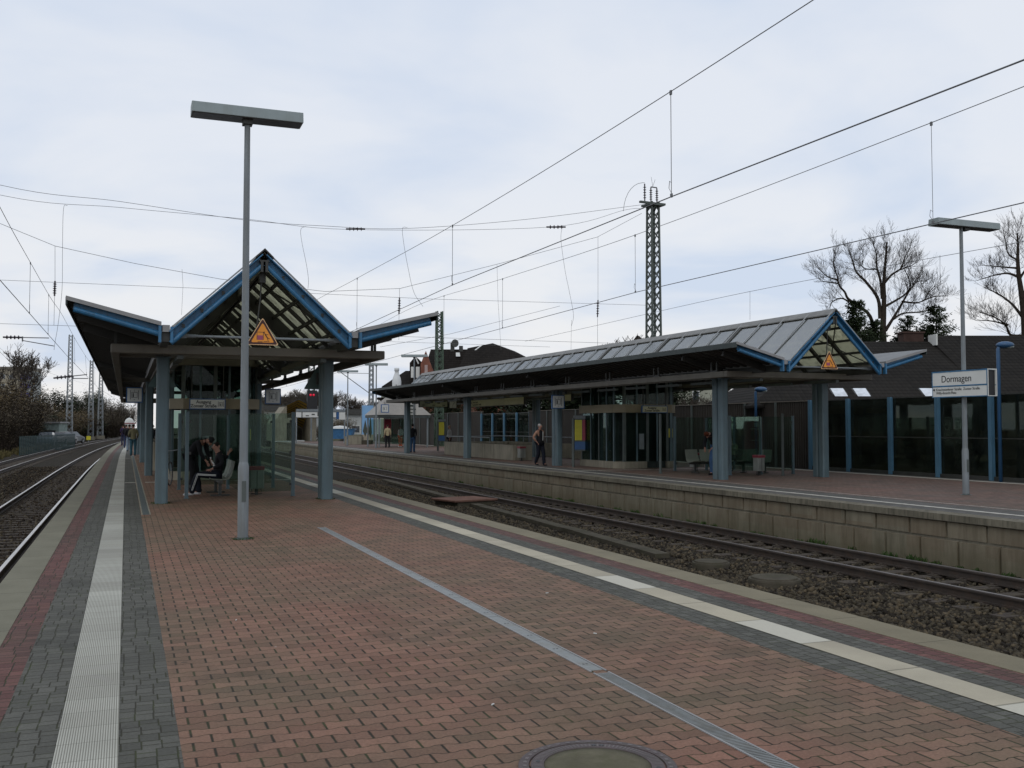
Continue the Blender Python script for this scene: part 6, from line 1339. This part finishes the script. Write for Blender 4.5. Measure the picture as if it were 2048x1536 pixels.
for i in range(46):     # line of shrubs left of the outer track, denser and taller far away
    y = 62 + (i / 46) ** 1.2 * 190; x = -12.6 + off(y) - rnd.uniform(0, 5); s = rnd.uniform(.8, 1.35) * (1.0 if y < 110 else 1.5); sp.append((x, y, s))
for i, (x, y, s) in enumerate(sp):
    if 95 < y < 122 and x > -18: continue
    place((sa, sb, sa, sc_, sb, sa)[i % 6] if i % 11 else sc_, x, y, -1., (s * 1.35, s * 1.35, s * (.85 if y > 110 else .6)), rnd.uniform(0, 6))
for px, py, d, pr, w_ in ((165, 775, 235, sc_, 1.2), (115, 765, 205, sc_, 1.4), (235, 790, 260, sa, 2.), (215, 775, 240, sa, 1.8), (90, 790, 190, sb, 1.6), (140, 790, 210, sa, 2.), (250, 795, 270, sa, 2.), (190, 765, 250, sc_, 1.), (130, 815, 150, sb, 1.0), (110, 800, 180, sa, 1.6), (155, 805, 190, sa, 1.6), (205, 800, 215, sa, 1.7), (228, 812, 210, sa, 1.5), (178, 815, 185, sa, 1.4)):
    p = D(px, 852, d); H_ = ((852 - py) * d / FPX + 2.6) * .8; place(pr, p.x, p.y, -1., (H_ / 3 * .9 * w_ / 1.3, H_ / 3 * .9 * w_ / 1.3, H_ / 3), rnd.uniform(0, 6))
p = D(14, 852, 122); bare_tree('big bare tree full of twigs above the shrubs at the left edge', (p.x, p.y, -1), 13.2, 77, 'barkl', None, spread=.42, levels=7, first=.2, up=.5, tw=.026)
p = D(5, 852, 118); bare_tree('bare tree cut by the left edge of the photo', (p.x, p.y, -1), 11.5, 78, 'barkl', None, spread=.6, levels=6, first=.2, up=.3, tw=.04)
for px, d, s in ((8, 95, 1.5), (38, 105, 1.9), (58, 112, 1.2), (15, 108, 2.2), (38, 125, 2.3), (70, 140, 1.2), (22, 120, 2.5)):
    p = D(px, 852, d); place((sa, sb)[px % 2], p.x, p.y, -1., (s, s, s * 1.05), rnd.uniform(0, 6))
for px, py, d, w_, lab in ((1150, 768, 60, 1.3, 'dark evergreen behind the ribbed wall, right of the hanging lift sign'), (1178, 775, 58, 1.2, 'dark evergreen behind the ribbed wall, left of the far lift tower'), (1085, 785, 66, 1.2, 'dark evergreen behind the wall, left of the hanging lift sign'), (1010, 790, 74, 1.3, 'dark evergreen behind the long cream direction sign'), (1345, 775, 55, .9, 'dark evergreen right of the far lift tower')):
    p = PX(px, 852, 28.5); H_ = EYE + (852 - py) * Vector((p.x, p.y, 0)).dot(FH) / FPX + .8; place(sc_, p.x, p.y, -.3, (H_ / 3 * w_, H_ / 3 * w_, H_ / 3), px, lab, 'evergreens behind the noise walls')
G2 = 'bare trees beyond the end of the farther platform'
proto = None
for i, (px, py, d) in enumerate(((548, 776, 205), (578, 772, 200), (600, 768, 210), (640, 775, 190), (672, 770, 200), (700, 783, 190), (745, 788, 185), (775, 792, 190), (560, 786, 220), (655, 786, 215), (715, 795, 200), (590, 782, 190))):
    p = D(px, 852, d); H_ = EYE + (852 - py) * d / FPX + 1
    if proto is None: proto = bare_tree('bare tree in the row beyond the stair hut', (p.x, p.y, -1), 9, 31, 'barkl', G2, spread=.55, levels=7, first=.2, up=.4, r0=.12, tw=.022); proto.scale = (H_ / 9.5,) * 3
    else: dup(proto, (p.x, p.y, -1), i * 1.3, 'bare tree ' + ('left of the hut roof', 'behind the hut roof', 'between the hut and the right column', 'right of the right column', 'behind the billboard')[0 if px < 570 else 1 if px < 625 else 2 if px < 645 else 3 if px < 710 else 4], G2, H_ / 9.5)
G3 = 'bare saplings behind the dark noise wall'
proto = None
for i, (px, py, d) in enumerate(((1455, 772, 52), (1475, 765, 54), (1492, 770, 55), (1508, 768, 56), (1365, 790, 50), (1395, 780, 52), (1275, 650, 62), (1295, 655, 66), (1058, 702, 85))):
    p = D(px, 852, d); H_ = EYE + (852 - py) * d / FPX + .2
    if proto is None: proto = bare_tree('thin bare tree behind the noise wall, seen over or under the farther canopy', (p.x, p.y, 0), 5, 61, 'barkl', G3, spread=.5, levels=6, first=.22, up=.4, r0=.05, tw=.014); proto.scale = (H_ / 5.5,) * 3
    else: dup(proto, (p.x, p.y, 0), i * 1.7, 'thin bare tree ' + ('under the canopy between lift tower and front column' if 1350 < px < 1400 else 'behind the ribbed wall right of the front column' if px > 1400 else 'above the canopy roof at the tall mast' if px > 1200 else 'above the canopy roof right of the brick house'), G3, H_ / 5.5)
for px, d, w_, h_, lab in ((905, 68, 1.0, 1.5, 'dark evergreen shrub hanging over the brown noise wall'), (880, 70, .8, 1.45, 'second dark evergreen shrub left of the glass noise wall')):
    p = PX(px, 850, 25.8); place(sc_, p.x, p.y, 0, (w_, w_, h_), 1, lab, 'evergreens at the brown noise wall')
for i in range(16):    # undergrowth behind the dark glass
    place((sa, sb)[i % 2], 26.2 + rnd.uniform(0, 1), 11 + i * 1.5, .1, (.6, .6, rnd.uniform(.3, .55)), i, 'low brown shrub behind the dark glass noise wall, %s' % (('near the corrugated wall', 'behind the right canopy columns', 'left of the name sign', 'behind the name sign')[max(0, min(3, (15 - i) // 4))]), 'undergrowth behind the glass noise wall')
for px, d, s, lab in ((668, 140, 1.1, 'shrub left of the concrete planter in the far middle'), (690, 150, 1.2, 'shrub behind the concrete planter in the far middle'), (640, 150, .8, 'shrub between hut and planter in the far middle'), (533, 118, 1.1, 'green brown shrub left of the stair hut'), (520, 125, 1.4, 'tall shrub at the end of the farther platform')):
    p = D(px, 852, d); place(sb, p.x, p.y, -.8, (s, s, s), d, lab, 'shrubs in the far middle')
# skip, cars, fence, yellow marker
p = D(678, 852, 128); t = thing('skip_container', 'blue skip container beyond the end of the farther platform', 'skip', (p.x, p.y, 0), -YAW); b = MB(); b.ext([(-1.5, 0), (1.5, 0), (1.9, 1.2), (-1.9, 1.2)], lambda u, v, q: (u, q, v), 0, 1.6); b.build('tub', M['bluep'], t); MB().box(-2., 2., -.1, 1.7, 1.2, 1.3).build('rim', M['blue'], t); b = MB(); b.ball(0, .8, 1.3, 1.2, .6, .4); b.build('rubble', M['panel'], t)
def car(label, px, d, z, rz, col):
    p = D(px, 852, d); t = thing('parked_car', label, 'car', (p.x, p.y, z), rz, 'cars parked behind the green fence'); pm = plain('car_paint_' + label[:5].replace(' ', ''), col, .3)
    b = MB(); b.ext([(-2.1, .35), (-2.15, .75), (-1.9, .92), (-1.2, .98), (1.0, .95), (2.0, .78), (2.1, .5), (2.05, .3), (-2.0, .3)], lambda u, v, q: (u, q, v), -.83, .83); b.build('body', pm, t, bevel=.05)
    b = MB(); b.ext([(-1.6, .95), (-1.1, 1.4), (.2, 1.43), (.95, .95)], lambda u, v, q: (u, q * (1 - (v - .95) * .35), v), -.76, .76); b.build('cabin', M['pane'], t); MB().box(-1.05, .2, -.58, .58, 1.40, 1.46).build('roof_panel', pm, t, bevel=.02)
    for x in (-1.3, 1.35):
        for y in (-.8, .8): b = MB(); b.tube([(x, y - .09, .31), (x, y + .09, .31)], .31, 16); w_ = b.build('wheel', M['black'], t); b = MB(); b.tube([(x, y - .1, .31), (x, y + .1, .31)], .17, 12); b.build('rim', M['cap'], w_)
    b = MB(); b.box(2.02, 2.1, -.7, -.45, .6, .72); b.box(2.02, 2.1, .45, .7, .6, .72); b.build('headlight', M['panel'], t)
car('white parked car behind the green fence at left', 128, 118, -.5, 1.2, (.3, .3, .3)); car('silver parked car right of the white one', 143, 122, -.5, 1.2, (.15, .16, .17)); car('pale blue parked car at the left end of the row', 95, 112, -.5, 1.5, (.08, .12, .15))
t = thing('mesh_fence', 'dark green fence at the car park beside the outer left track', 'fence'); b = MB(); a = D(40, 852, 88); c = D(150, 852, 118); n = 40
for i in range(n + 1): k = i / n; q = a.lerp(c, k); b.box(q.x - .03, q.x + .03, q.y - .03, q.y + .03, -1, .75)
b.build('post', plain('fence_green', (.012, .04, .04), .6), t); b = MB()
for z in np.arange(-.9, .7, .12): b.bar((a.x, a.y, z), (c.x, c.y, z), .02, .07)
b.build('rails', bpy.data.materials['fence_green'], t)
p = D(85, 852, 128); t = thing('site_hut', 'pale green hut behind the car park fence at left', 'hut', (p.x, p.y, -1), -.2); MB().box(-2, 2, 0, 4, 0, 3.).build('wall', plain('hut_pale', (.22, .27, .25), .8), t); MB().box(-2.2, 2.2, -.3, 4.2, 3., 3.2).build('roof', M['cap'], t); b = MB(); b.box(-1.2, -.3, -.03, 0, .2, 2.2); b.box(.3, 1.6, -.03, 0, .9, 2.1); b.build('opening', M['black'], t)
t = thing('marker_board', 'small yellow marker board beside the outer left track', 'marker', D(177, 876, 150)); MB().box(-.3, .3, -.02, .02, -.3, .3).build('board', M['yellow'], t); MB().box(-.04, .04, .03, .08, -1.5, .2).build('post', M['steel'], t)
